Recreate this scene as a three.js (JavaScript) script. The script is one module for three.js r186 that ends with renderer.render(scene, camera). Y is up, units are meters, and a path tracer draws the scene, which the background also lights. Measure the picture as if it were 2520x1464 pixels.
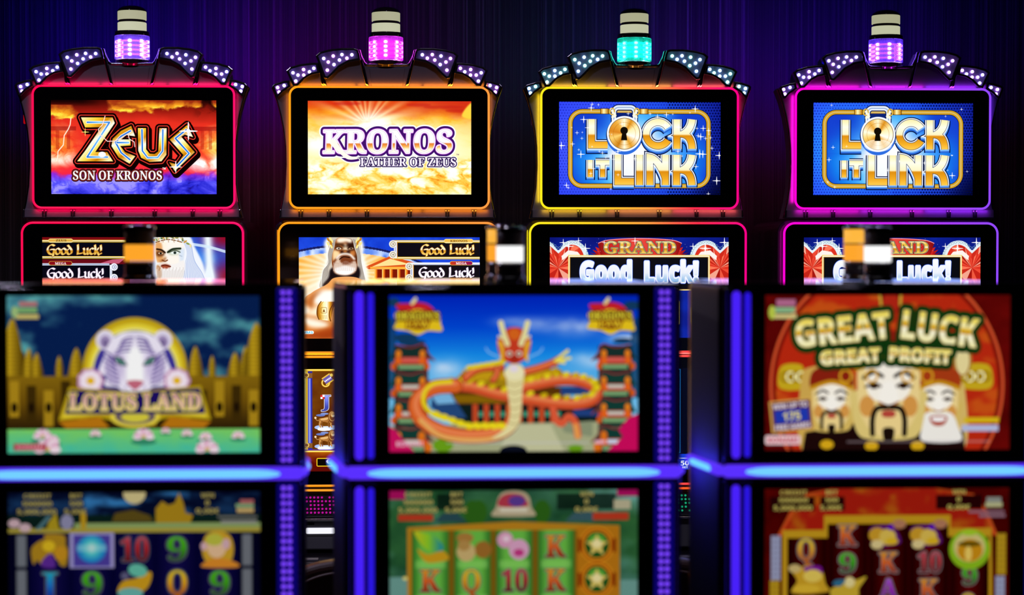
import * as THREE from 'three';
import { RoundedBoxGeometry } from 'three/addons/geometries/RoundedBoxGeometry.js';
import { mergeGeometries } from 'three/addons/utils/BufferGeometryUtils.js';
import { RectAreaLightUniformsLib } from 'three/addons/lights/RectAreaLightUniformsLib.js';

// ---------------------------------------------------------------- camera, lights, exposure
const FOCAL = 4668, EYE = 1.62, HORIZON = 620;            // focal length in pixels of the 2520 x 1464 frame
const scene = new THREE.Scene();
scene.background = new THREE.Color(0, 0, 0);
const camera = new THREE.PerspectiveCamera(2 * Math.atan(732 / FOCAL) * 180 / Math.PI, 2520 / 1464, 0.05, 60);
camera.position.set(0, EYE, 0);
const PITCH = Math.atan((732 - HORIZON) / FOCAL);
camera.rotation.set(-PITCH, 0, 0);
camera.updateMatrixWorld(true);
camera.focus = 6.05;
camera.userData.fStop = 2.5;
const renderer = new THREE.WebGLRenderer({ antialias: true });
renderer.toneMapping = THREE.LinearToneMapping;
renderer.toneMappingExposure = 1.0;
renderer.shadowMap.enabled = true;
RectAreaLightUniformsLib.init();
const REAR_YAW = 0.045, FRONT_YAW = 0.04, REAR_Z = 6.07, FRONT_Z = 3.57, ROOM_H = 3.2;
const GLOW = { screenLight: 1.0, neonLight: 24, drumLight: 0.03, backLight: 0.65, down: 3.2 };

// a pixel's ray met with the vertical plane through (0, -depth) that is turned by yaw
function at(px, py, depth, yaw) {
  const d = new THREE.Vector3((px - 1260) / FOCAL, (732 - py) / FOCAL, -1).applyEuler(camera.rotation);
  const nx = Math.sin(yaw), nz = Math.cos(yaw);
  const t = -depth * nz / (d.x * nx + d.z * nz);
  return new THREE.Vector3(d.x * t, EYE + d.y * t, d.z * t);
}

// ---------------------------------------------------------------- helpers
let seedState = 7;
function rand() { seedState = (seedState * 1664525 + 1013904223) >>> 0; return seedState / 4294967296; }
const usedNames = new Map();
function numbered(n) { const k = usedNames.get(n) || 0; usedNames.set(n, k + 1); return k ? n + '_' + String(k).padStart(3, '0') : n; }
function mesh(name, geometry, material, parent, x = 0, y = 0, z = 0) {
  const m = new THREE.Mesh(geometry, material); m.name = name; m.position.set(x, y, z);
  m.castShadow = true; m.receiveShadow = true; parent.add(m); return m;
}
function thing(name, label, category, pos, yaw, group) {
  const g = new THREE.Group(); g.name = numbered(name); g.position.copy(pos); g.rotation.y = yaw;
  g.userData = { label, category }; if (group) g.userData.group = group;
  scene.add(g); return g;
}
function struct(name, geometry, material, x, y, z, yaw = 0) {
  const m = mesh(name, geometry, material, scene, x, y, z); m.rotation.y = yaw; m.userData.kind = 'structure'; return m;
}
function part(name, parent, x = 0, y = 0, z = 0) { const g = new THREE.Group(); g.name = name; g.position.set(x, y, z); parent.add(g); return g; }
function box(w, h, d, r = 0.003) { return new RoundedBoxGeometry(w, h, d, 2, Math.min(r, w / 2.1, h / 2.1, d / 2.1)); }
function rrShape(w, h, r) {
  const s = new THREE.Shape(), a = w / 2, b = h / 2;
  s.moveTo(-a + r, -b); s.lineTo(a - r, -b); s.absarc(a - r, -b + r, r, -Math.PI / 2, 0); s.lineTo(a, b - r); s.absarc(a - r, b - r, r, 0, Math.PI / 2);
  s.lineTo(-a + r, b); s.absarc(-a + r, b - r, r, Math.PI / 2, Math.PI); s.lineTo(-a, -b + r); s.absarc(-a + r, -b + r, r, Math.PI, 1.5 * Math.PI);
  return s;
}
function polyShape(pts) { return new THREE.Shape(pts.map(([x, y]) => new THREE.Vector2(x, y))); }
function extrude(shape, depth, bevel = 0.002, seg = 2) {   // front face at z = 0, going back
  const g = new THREE.ExtrudeGeometry(shape, { depth: Math.max(depth - 2 * bevel, 0.0005), bevelEnabled: bevel > 0, bevelThickness: bevel, bevelSize: bevel, bevelOffset: -bevel, bevelSegments: seg, curveSegments: 10 });
  g.translate(0, 0, -depth + bevel); return g;
}
class LoopCurve extends THREE.Curve {                      // rounded rectangle in the xy plane, u runs from the middle of the bottom anticlockwise
  constructor(w, h, r) { super(); this.p = rrShape(w, h, r); const pts = this.p.getPoints(24); const k = pts.findIndex((q) => q.x > 0); this.q = [...pts.slice(k), ...pts.slice(0, k)];
    this.len = [0]; for (let i = 1; i <= this.q.length; i++) this.len.push(this.len[i - 1] + this.q[i % this.q.length].distanceTo(this.q[i - 1])); }
  getPoint(t, o = new THREE.Vector3()) { t = ((t % 1) + 1) % 1; const s = t * this.len.at(-1); let i = 1; while (i < this.len.length - 1 && this.len[i] < s) i++;
    const a = this.q[i - 1], b = this.q[i % this.q.length], f = (s - this.len[i - 1]) / Math.max(1e-9, this.len[i] - this.len[i - 1]); return o.set(a.x + (b.x - a.x) * f, a.y + (b.y - a.y) * f, 0); }
}
function tube(points, radius, seg = 40, closed = false, tension = 0.5) { return new THREE.TubeGeometry(new THREE.CatmullRomCurve3(points, closed, 'catmullrom', tension), seg, radius, 8, closed); }
function lathe(profile, seg = 40) { return new THREE.LatheGeometry(profile.map(([r, y]) => new THREE.Vector2(r, y)), seg); }
function std(o) { return new THREE.MeshStandardMaterial(o); }
function phys(o) { return new THREE.MeshPhysicalMaterial(o); }
function glow(color, k = 1) { return std({ color: 0x000000, roughness: 0.5, emissive: new THREE.Color(color), emissiveIntensity: k }); }
function tex(canvas) { const t = new THREE.CanvasTexture(canvas); t.colorSpace = THREE.SRGBColorSpace; t.magFilter = THREE.LinearFilter; return t; }
function hash(x, y) { let h = Math.imul(x | 0, 374761393) + Math.imul(y | 0, 668265263); h = Math.imul(h ^ (h >>> 13), 1274126177); return ((h ^ (h >>> 16)) >>> 0) / 4294967296; }
function vnoise(x, y) { const i = Math.floor(x), j = Math.floor(y), f = x - i, g = y - j, u = f * f * (3 - 2 * f), v = g * g * (3 - 2 * g);
  const a = hash(i, j), b = hash(i + 1, j), c = hash(i, j + 1), d = hash(i + 1, j + 1); return a + (b - a) * u + (c - a) * v + (a - b - c + d) * u * v; }
function fbm(x, y, n = 5) { let s = 0, a = 0.5, t = 0; for (let i = 0; i < n; i++) { s += a * vnoise(x, y); t += a; x = x * 2.03 + 17.1; y = y * 2.03 + 9.7; a *= 0.5; } return s / t; }
function rectLight(parent, color, intensity, w, h, x, y, z, dir) {
  const l = new THREE.RectAreaLight(color, intensity, w, h); l.position.set(x, y, z);
  const m = new THREE.Matrix4().lookAt(new THREE.Vector3(), new THREE.Vector3(...dir), Math.abs(dir[1]) > 0.95 ? new THREE.Vector3(0, 0, 1) : new THREE.Vector3(0, 1, 0));
  l.quaternion.setFromRotationMatrix(m); parent.add(l); return l;
}

// ---------------------------------------------------------------- materials
const M = {
  glass: phys({ color: 0x020203, roughness: 0.06, clearcoat: 0.6, clearcoatRoughness: 0.03 }),
  shell: std({ color: new THREE.Color(0.085, 0.072, 0.105), roughness: 0.55 }),
  gloss: phys({ color: new THREE.Color(0.012, 0.011, 0.016), roughness: 0.16, clearcoat: 1, clearcoatRoughness: 0.08 }),
  chrome: std({ color: new THREE.Color(0.34, 0.33, 0.38), metalness: 1, roughness: 0.16 }),
  darkChrome: std({ color: new THREE.Color(0.26, 0.24, 0.28), metalness: 1, roughness: 0.16 }),
  podFrame: phys({ color: new THREE.Color(0.24, 0.22, 0.27), metalness: 0.95, roughness: 0.17, clearcoat: 0.6, clearcoatRoughness: 0.1 }),
  reflector: std({ color: new THREE.Color(0.20, 0.17, 0.30), metalness: 0.5, roughness: 0.3 }),
  cream: std({ color: new THREE.Color(0.80, 0.80, 0.66), roughness: 0.5, emissive: 0xb9b994, emissiveIntensity: 0.8 }),
  creamLow: std({ color: new THREE.Color(0.80, 0.80, 0.66), roughness: 0.5, emissive: 0xc6c8a6, emissiveIntensity: 0.9 }),
  cabinet: std({ color: new THREE.Color(0.03, 0.028, 0.034), roughness: 0.4 }),
  sidePanel: std({ color: new THREE.Color(0.27, 0.23, 0.215), roughness: 0.5 }),
  grey: std({ color: new THREE.Color(0.10, 0.10, 0.115), roughness: 0.45 }),
  silver: std({ color: new THREE.Color(0.55, 0.57, 0.6), metalness: 1, roughness: 0.3 }),
  topGloss: phys({ color: new THREE.Color(0.02, 0.018, 0.02), roughness: 0.07, clearcoat: 1, clearcoatRoughness: 0.03 }),
  smoke: phys({ color: new THREE.Color(0.03, 0.02, 0.03), roughness: 0.12, clearcoat: 1, clearcoatRoughness: 0.05 }),
  rubber: std({ color: 0x0a0a0a, roughness: 0.8 }),
};

// values used by the screen pictures
const ramp = (stops, t) => { let k = 0; while (k < stops.length - 2 && stops[k + 1][0] < t) k++; const a = stops[k], b = stops[k + 1], q = Math.max(0, Math.min(1, (t - a[0]) / (b[0] - a[0]))); return [0, 1, 2].map((i) => a[1][i] + (b[1][i] - a[1][i]) * q); };
const mixc = (a, b, t) => { t = Math.max(0, Math.min(1, t)); return a.map((v, i) => v + (b[i] - v) * t); };
const bump2 = (u, v, cu, cv, su, sv) => Math.exp(-(((u - cu) / su) ** 2) - ((v - cv) / sv) ** 2);
const SERIF = 'bold #px serif', SANS = 'bold #px sans-serif';
const SYM = { K: ['#e0a020', '#e06420', '#902c08'], Q: ['#e4cc18', '#e0a418', '#b85c08'], 10: ['#c05060', '#b00c18', '#600810'], 9: ['#4cb818', '#3c9c1c', '#285028'], J: ['#20a8b8', '#1c78c8', '#1838a0'], A: ['#a860d8', '#a018c0', '#7010a0'] };
const PEN = {
  G: [0.80, [[[0.74, 0.10], [0.5, 0.0], [0.2, 0.16], [0.06, 0.52], [0.24, 0.9], [0.52, 0.98], [0.66, 0.84]], [[0.36, 0.50], [0.7, 0.50], [0.66, 0.84], [0.6, 1.16]]]],
  o: [0.58, [[[0.28, 0.36], [0.06, 0.56], [0.12, 0.9], [0.30, 0.98], [0.5, 0.8], [0.5, 0.52], [0.28, 0.36]]]],
  d: [0.60, [[[0.28, 0.4], [0.06, 0.6], [0.12, 0.9], [0.30, 0.98], [0.5, 0.82], [0.46, 0.46], [0.14, 0.06]]]],
  L: [0.62, [[[0.12, 0.0], [0.14, 0.4], [0.1, 0.96]], [[0.1, 0.94], [0.36, 0.9], [0.56, 0.86]]]],
  u: [0.62, [[[0.08, 0.36], [0.14, 0.5], [0.12, 0.84], [0.26, 0.97], [0.46, 0.84], [0.47, 0.36]], [[0.47, 0.36], [0.47, 0.9], [0.56, 0.97]]]],
  c: [0.50, [[[0.46, 0.44], [0.26, 0.36], [0.07, 0.58], [0.14, 0.88], [0.30, 0.97], [0.47, 0.88]]]],
  k: [0.56, [[[0.10, 0.04], [0.14, 0.4], [0.12, 0.98]], [[0.44, 0.34], [0.3, 0.58], [0.14, 0.62]], [[0.2, 0.6], [0.36, 0.8], [0.5, 1.05]]]],
  '!': [0.3, [[[0.12, 0.06], [0.16, 0.4], [0.14, 0.62]], [[0.13, 0.88], [0.15, 0.92]]]], ' ': [0.42, []],
};
const step01 = (t) => Math.max(0, Math.min(1, t));

// ---------------------------------------------------------------- the room
function streakTexture(kind) {                            // fine vertical threads of the wall cloth
  const W = 2048, H = 256, data = new Uint8Array(W * H * 4);
  for (let x = 0; x < W; x++) for (let y = 0; y < H; y++) {
    const s = 0.5 * vnoise(x * 0.33, y * 0.004) + 0.3 * vnoise(x * 0.09 + 40, y * 0.006) + 0.2 * hash(x, 3);
    const fine = hash(x, y) * 0.10;
    const v = kind === 'bump' ? s : 0.16 + 1.5 * s * s * s + fine + (hash(x, 77) > 0.985 ? 0.35 : 0);
    const i = (y * W + x) * 4; const b = Math.max(0, Math.min(255, v * 200)); data[i] = b; data[i + 1] = b; data[i + 2] = b; data[i + 3] = 255;
  }
  const t = new THREE.DataTexture(data, W, H); t.wrapS = t.wrapT = THREE.RepeatWrapping; t.magFilter = THREE.LinearFilter; t.needsUpdate = true;
  if (kind !== 'bump') t.colorSpace = THREE.SRGBColorSpace;
  return t;
}
{
  const cx = 0, cz = -2.6, W = 9, D = 8.6;
  const col = streakTexture('color'), bump = streakTexture('bump');
  for (const t of [col, bump]) t.repeat.set(3.2, 1);
  const wallM = std({ color: new THREE.Color(0.15, 0.14, 0.15), map: col, bumpMap: bump, bumpScale: 0.004, roughness: 0.62 });
  const darkM = std({ color: new THREE.Color(0.03, 0.026, 0.028), roughness: 0.8 });
  const c = Math.cos(REAR_YAW), s = Math.sin(REAR_YAW);
  const place = (x, z) => [x * c + z * s, -x * s + z * c];  // room axes to world, about the origin
  const put = (name, w, h, d, x, y, z, m) => { const [wx, wz] = place(x, z); return struct(name, new THREE.BoxGeometry(w, h, d), m, wx, y, wz, REAR_YAW); };
  put('wall_back', W, ROOM_H, 0.12, cx, ROOM_H / 2, -REAR_Z * c - 0.80, wallM);
  put('wall_left', 0.12, ROOM_H, D, cx - W / 2, ROOM_H / 2, cz, darkM);
  put('wall_right', 0.12, ROOM_H, D, cx + W / 2, ROOM_H / 2, cz, darkM);
  put('wall_front', W, ROOM_H, 0.12, cx, ROOM_H / 2, 1.7, darkM);
  put('ceiling', W + 0.2, 0.12, D + 0.6, cx, ROOM_H + 0.06, cz, darkM);
  put('floor', W + 0.2, 0.12, D + 0.6, cx, -0.06, cz, std({ color: new THREE.Color(0.05, 0.012, 0.014), roughness: 0.95 }));
  // recessed downlights over the aisle
  for (const [x, k, what] of [[-1.25, 1.7, 'facing the red-trimmed machine'], [0, 1.2, 'facing the two middle machines'], [1.25, 0.3, 'facing the magenta-trimmed machine, dimmed low']]) {
    const [wx, wz] = place(x, -4.95);
    const t = thing('ceiling_light', 'round recessed ceiling downlight over the aisle ' + what, 'ceiling light', new THREE.Vector3(wx, ROOM_H, wz), 0, 'aisle downlights');
    mesh('trim_ring', new THREE.TorusGeometry(0.075, 0.01, 10, 36).rotateX(Math.PI / 2), M.silver, t, 0, -0.004, 0);
    mesh('lamp_lens', new THREE.CylinderGeometry(0.07, 0.07, 0.006, 32), glow(0xece6ff, 1.5), t, 0, -0.004, 0);
    const l = new THREE.SpotLight(0xe4dcff, GLOW.down * k, 0, 1.1, 0.6, 2); l.position.set(0, -0.03, 0); l.target.position.set(0, -2, 0); l.castShadow = true; l.shadow.radius = 3; t.add(l, l.target);
  }
}

// ---------------------------------------------------------------- rear row: tall machines with topper displays
const REAR_CX = [329, 957.5, 1572.5, 2195];
function rearLocal(px, py) {                              // photograph pixel on the second machine -> that machine's own x, y
  const o = at(REAR_CX[1], HORIZON, REAR_Z, REAR_YAW), p = at(px, py, REAR_Z, REAR_YAW);
  return [(p.x - o.x) / Math.cos(REAR_YAW), p.y];
}
const ZX = (X, Y) => rearLocal(640 + X / 2.6141, Y / 2.6141);   // from an enlargement of the second machine's topper
const MIR = 817;
const mirror = (pts) => pts.map(([x, y]) => [2 * MIR - x, y]);
const PODS = [
  { out: [[357, 358], [385, 335], [440, 320], [520, 310], [605, 310], [630, 318], [640, 345], [648, 388], [570, 402], [512, 435], [467, 482], [438, 508], [412, 504]],
    led: [[409, 375], [470, 359], [526, 350], [590, 351], [438, 398], [510, 385], [558, 373], [475, 414], [432, 450]] },
  { out: [[168, 455], [195, 432], [260, 413], [330, 405], [371, 404], [386, 472], [330, 484], [290, 507], [245, 552], [214, 556]],
    led: [[211, 467], [279, 446], [345, 438], [243, 482], [280, 482], [317, 461], [229, 520]] },
  { out: [[78, 555], [92, 540], [150, 522], [186, 518], [197, 560], [150, 592], [118, 625], [100, 618]],
    led: [[112, 562], [154, 549], [121, 591]] },
];
const WING = [[78, 560], [108, 640], [132, 730], [152, 830], [164, 940], [167, 1060], [160, 1200], [143, 1310], [123, 1402]];
const toLocal = (pts) => pts.map(([x, y]) => ZX(x, y));

function displayUnit(parent, name, x0, y0, x1, y1, radius, depth, neonTex, neonColors, art, sx0, sy0, sx1, sy1, label, level, z = 0) {
  const [ax, ay] = rearLocal(x0, y1), [bx, by] = rearLocal(x1, y0), w = bx - ax, h = by - ay, cx = (ax + bx) / 2, cy = (ay + by) / 2;
  const bez = mesh(name, extrude(rrShape(w, h, radius), depth, 0.003), M.glass, parent, cx, cy, z);
  const loop = new LoopCurve(w + 0.002, h + 0.002, radius);
  const t = mesh('neon_trim', new THREE.TubeGeometry(loop, 420, 0.0036, 10, true), std({ color: 0x000000, emissive: 0xffffff, emissiveMap: neonTex(loop, w), emissiveIntensity: 1.15, roughness: 0.4 }), bez, 0, 0, -0.001);
  t.userData.label = 'thin glowing tube around the black glass';
  const [px, py] = rearLocal(sx0, sy1), [qx, qy] = rearLocal(sx1, sy0), sw = qx - px, sh = qy - py;
  const s = mesh('screen', new THREE.PlaneGeometry(sw, sh), std({ color: 0x000000, roughness: 0.12, emissive: 0xffffff, emissiveMap: art, emissiveIntensity: level }), bez, (px + qx) / 2 - cx, (py + qy) / 2 - cy, 0.0008);
  s.userData.label = label;
  rectLight(bez, neonColors.screen, GLOW.screenLight * level, sw, sh, (px + qx) / 2 - cx, (py + qy) / 2 - cy, 0.004, [0, 0, 1]);
  // the tube's light on the housing around it
  const N = neonColors.left, R = neonColors.right, mid = new THREE.Color(N).lerp(new THREE.Color(R), 0.5), k = GLOW.neonLight, o = 0.0085;
  for (let i = 0; i < 3; i++) {
    const c3 = new THREE.Color(N).lerp(new THREE.Color(R), (i + 0.5) / 3), xx = -w / 2 + w * (i + 0.5) / 3;
    rectLight(bez, c3, k, w / 3.1, 0.005, xx, h / 2 + o, -0.004, [0, 0.3, -0.95]);
    rectLight(bez, c3, k, w / 3.1, 0.005, xx, -h / 2 - o, 0.003, [0, -0.35, -0.93]);
  }
  rectLight(bez, new THREE.Color(N), k * neonColors.sideK[0], 0.005, h * 0.9, -w / 2 - o, 0, -0.004, [-0.3, 0, -0.95]);
  rectLight(bez, new THREE.Color(R), k * neonColors.sideK[1], 0.005, h * 0.9, w / 2 + o, 0, -0.004, [0.3, 0, -0.95]);
  return bez;
}
function neonMap(stops) {                                 // colour by how far to the right the tube stands
  return (loop, w) => {
    const n = 256, d = new Uint8Array(n * 4), v = new THREE.Vector3();
    for (let i = 0; i < n; i++) {
      loop.getPoint((i + 0.5) / n, v); const f = v.x / w + 0.5;
      let k = 0; while (k < stops.length - 2 && stops[k + 1][0] < f) k++;
      const a = stops[k], b = stops[k + 1], q = Math.max(0, Math.min(1, (f - a[0]) / (b[0] - a[0])));
      for (let c = 0; c < 3; c++) d[i * 4 + c] = a[1][c] + (b[1][c] - a[1][c]) * q; d[i * 4 + 3] = 255;
    }
    const t = new THREE.DataTexture(d, n, 1); t.colorSpace = THREE.SRGBColorSpace; t.magFilter = THREE.LinearFilter; t.wrapS = THREE.RepeatWrapping; t.needsUpdate = true; return t;
  };
}
function insetPoly(pts, d) {                              // each edge moved inwards by d
  const n = pts.length; let A = 0; for (let i = 0; i < n; i++) { const a = pts[i], b = pts[(i + 1) % n]; A += a[0] * b[1] - b[0] * a[1]; } const s = Math.sign(A);
  const edge = (i) => { const a = pts[(i + n) % n], b = pts[(i + 1) % n], l = Math.hypot(b[0] - a[0], b[1] - a[1]), nx = -(b[1] - a[1]) / l * s, ny = (b[0] - a[0]) / l * s; return [a[0] + nx * d, a[1] + ny * d, (b[0] - a[0]) / l, (b[1] - a[1]) / l]; };
  return pts.map((p, i) => { const e = edge(i - 1), f = edge(i), den = e[2] * f[3] - e[3] * f[2]; if (Math.abs(den) < 0.05) return [f[0], f[1]]; const t = ((f[0] - e[0]) * f[3] - (f[1] - e[1]) * f[2]) / den; return [e[0] + e[2] * t, e[1] + e[3] * t]; });
}
const fan = {};                                           // geometries shared by the four toppers
function fanGeometry() {
  if (fan.pods) return fan;
  const inset = (pts) => pts;
  const outline = [];
  const half = [...WING].reverse().concat([[92, 545], [186, 522], [192, 470], [200, 438], [300, 412], [366, 410], [374, 365], [392, 340], [500, 317], [622, 318], [660, 402], [684, 420]]);
  outline.push(...half, ...mirror(half).reverse());
  fan.shell = extrude(polyShape(toLocal(inset(outline))), 0.09, 0.003);
  fan.pods = [];
  for (const side of [0, 1]) for (const p of PODS) {
    const f = (q) => toLocal(side ? mirror(q) : q), win = insetPoly(p.out, 9.5);
    const turn = (q, ccw) => (THREE.ShapeUtils.isClockWise(q.map(([x, y]) => new THREE.Vector2(x, y))) === ccw ? [...q].reverse() : q), s = polyShape(turn(f(p.out), false)); s.holes.push(new THREE.Path(turn(f(win), false).map(([x, y]) => new THREE.Vector2(x, y))));
    fan.pods.push({ frame: extrude(s, 0.030, 0.0025), plate: extrude(polyShape(f(insetPoly(p.out, 7))), 0.004, 0.0005), led: f(p.led) });
  }
  const rib = (pts, r) => [0, 1].map((m) => tube((m ? mirror(pts) : pts).map((q) => new THREE.Vector3(...ZX(...q), 0)), r, 24));
  fan.ribs = [...rib([[634, 322], [652, 395], [672, 480], [690, 556]], 0.0062), ...rib([[408, 500], [414, 530], [420, 557]], 0.0058), ...rib([[376, 410], [390, 480], [404, 556]], 0.005)];
  fan.wing = rib(WING, 0.0045);
  fan.shelf = tube([[632, 320], [650, 365], [668, 402], [686, 415], [750, 416], [817, 416], [884, 416], [948, 415], [966, 402], [984, 365], [1002, 320]].map((q) => new THREE.Vector3(...ZX(...q), 0)), 0.0045, 60, false, 0.2);
  fan.center = extrude(polyShape(toLocal([[702, 438], [932, 438], [917, 556], [716, 556]])), 0.006, 0.002);
  const cuts = [[125, 258], [265, 440], [445, 685], [690, 960], [965, 1203], [1207, 1375], [1380, 1510]];
  fan.trays = cuts.map(([a, b]) => {                      // three-sided rim around a smooth pan
    const bar = (q) => extrude(polyShape(toLocal(q)), 0.012, 0.0012);
    return { rim: mergeGeometries([bar([[a - 4, 1404], [b + 2, 1404], [b - 1, 1395], [a - 1, 1395]]), bar([[a - 2, 1396], [a + 11, 1396], [a + 12, 1350], [a + 3, 1347]]), bar([[b - 11, 1396], [b, 1396], [b - 3, 1347], [b - 12, 1350]])]),
      pan: extrude(polyShape(toLocal([[a + 9, 1397], [b - 10, 1397], [b - 11, 1345], [a + 11, 1345]])), 0.006, 0.001) };
  });
  fan.drumLed = new THREE.SphereGeometry(0.0072, 14, 10).scale(1, 0.8, 1);
  fan.led = new THREE.SphereGeometry(0.0052, 14, 10);
  return fan;
}
function fluted(r, h, n) {                                // clear drum with vertical flutes
  const s = new THREE.Shape(), k = n * 4;
  for (let i = 0; i <= k; i++) { const a = i / k * Math.PI * 2, q = r * (1 + 0.012 * Math.cos(a * n)); i ? s.lineTo(q * Math.cos(a), q * Math.sin(a)) : s.moveTo(q, 0); }
  const hole = new THREE.Path(); hole.absarc(0, 0, r * 0.95, 0, Math.PI * 2); s.holes.push(hole);
  return new THREE.ExtrudeGeometry(s, { depth: h, bevelEnabled: false, curveSegments: 48 }).rotateX(-Math.PI / 2);
}
function towerLamp(parent, cfg) {                         // lamp tower on the shelf of the topper
  const k = (REAR_Z + 0.055) / FOCAL, z = -0.055, [x0, y1] = rearLocal(949, 155), y0 = y1 + 0.0052;
  const t = part('tower_lamp', parent, x0, y0, z); t.userData.label = 'stacked lamp tower with a lit drum and two cream bands';
  const H = (py) => (155 - py) * k;
  mesh('base', lathe([[0, -0.016], [0.053, -0.016], [0.053, 0.004], [0.05, 0.006], [0, 0.006]]), M.smoke, t);
  mesh('drum_lens', fluted(0.0545, H(93.5) - H(149), 64), phys({ color: new THREE.Color(cfg.drumTint), roughness: 0.36, transmission: 0.92, thickness: 0 }), t, 0, H(149), 0);
  mesh('drum_core', new THREE.CylinderGeometry(0.028, 0.028, H(93.5) - H(149), 24), std({ color: new THREE.Color(0.25, 0.25, 0.28), roughness: 0.4 }), t, 0, (H(93.5) + H(149)) / 2, 0);
  for (const py of [106.7, 117.8, 128.5, 139.6]) {
    const row = mesh('led_row_light', new THREE.TorusGeometry(0.0475, 0.003, 8, 60).rotateX(Math.PI / 2), glow(cfg.drumRing, cfg.drumRingK), t, 0, H(py), 0);
    for (let i = 0; i < 8; i++) { const a = i / 8 * Math.PI * 2; mesh('led', fan.drumLed, glowCache(cfg.drumLed, cfg.drumLedK), row, 0.0475 * Math.cos(a), 0, 0.0475 * Math.sin(a)); }
  }
  mesh('collar', lathe([[0, H(93)], [0.0535, H(93)], [0.0545, H(92)], [0.0545, H(84)], [0.053, H(82)], [0, H(82)]]), M.smoke, t);
  const band = lathe([[0, 0], [0.0445, 0], [0.0455, 0.001], [0.0455, 0.0265], [0.0445, 0.0275], [0, 0.0275]], 48);
  mesh('cream_band', band, M.creamLow, t, 0, H(81.3), 0); mesh('cream_band', band, M.cream, t, 0, H(54.2), 0);
  mesh('gap_ring', new THREE.CylinderGeometry(0.043, 0.043, 0.009, 36), M.smoke, t, 0, H(56.8), 0);
  mesh('dome', lathe([[0.0455, H(32.8)], [0.0455, H(31)], [0.042, H(27)], [0.033, H(22.5)], [0.018, H(19.5)], [0, H(18.5)]]), M.smoke, t);
  const l = new THREE.PointLight(new THREE.Color(cfg.drumLight), GLOW.drumLight * (cfg.drumK || 1), 0, 2); l.position.set(0, H(120), 0); l.castShadow = true; l.shadow.radius = 1.5; t.add(l);
}
const glowMats = new Map();
function glowCache(color, k) { const key = color + '/' + k; if (!glowMats.has(key)) glowMats.set(key, glow(color, k)); return glowMats.get(key); }

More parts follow.
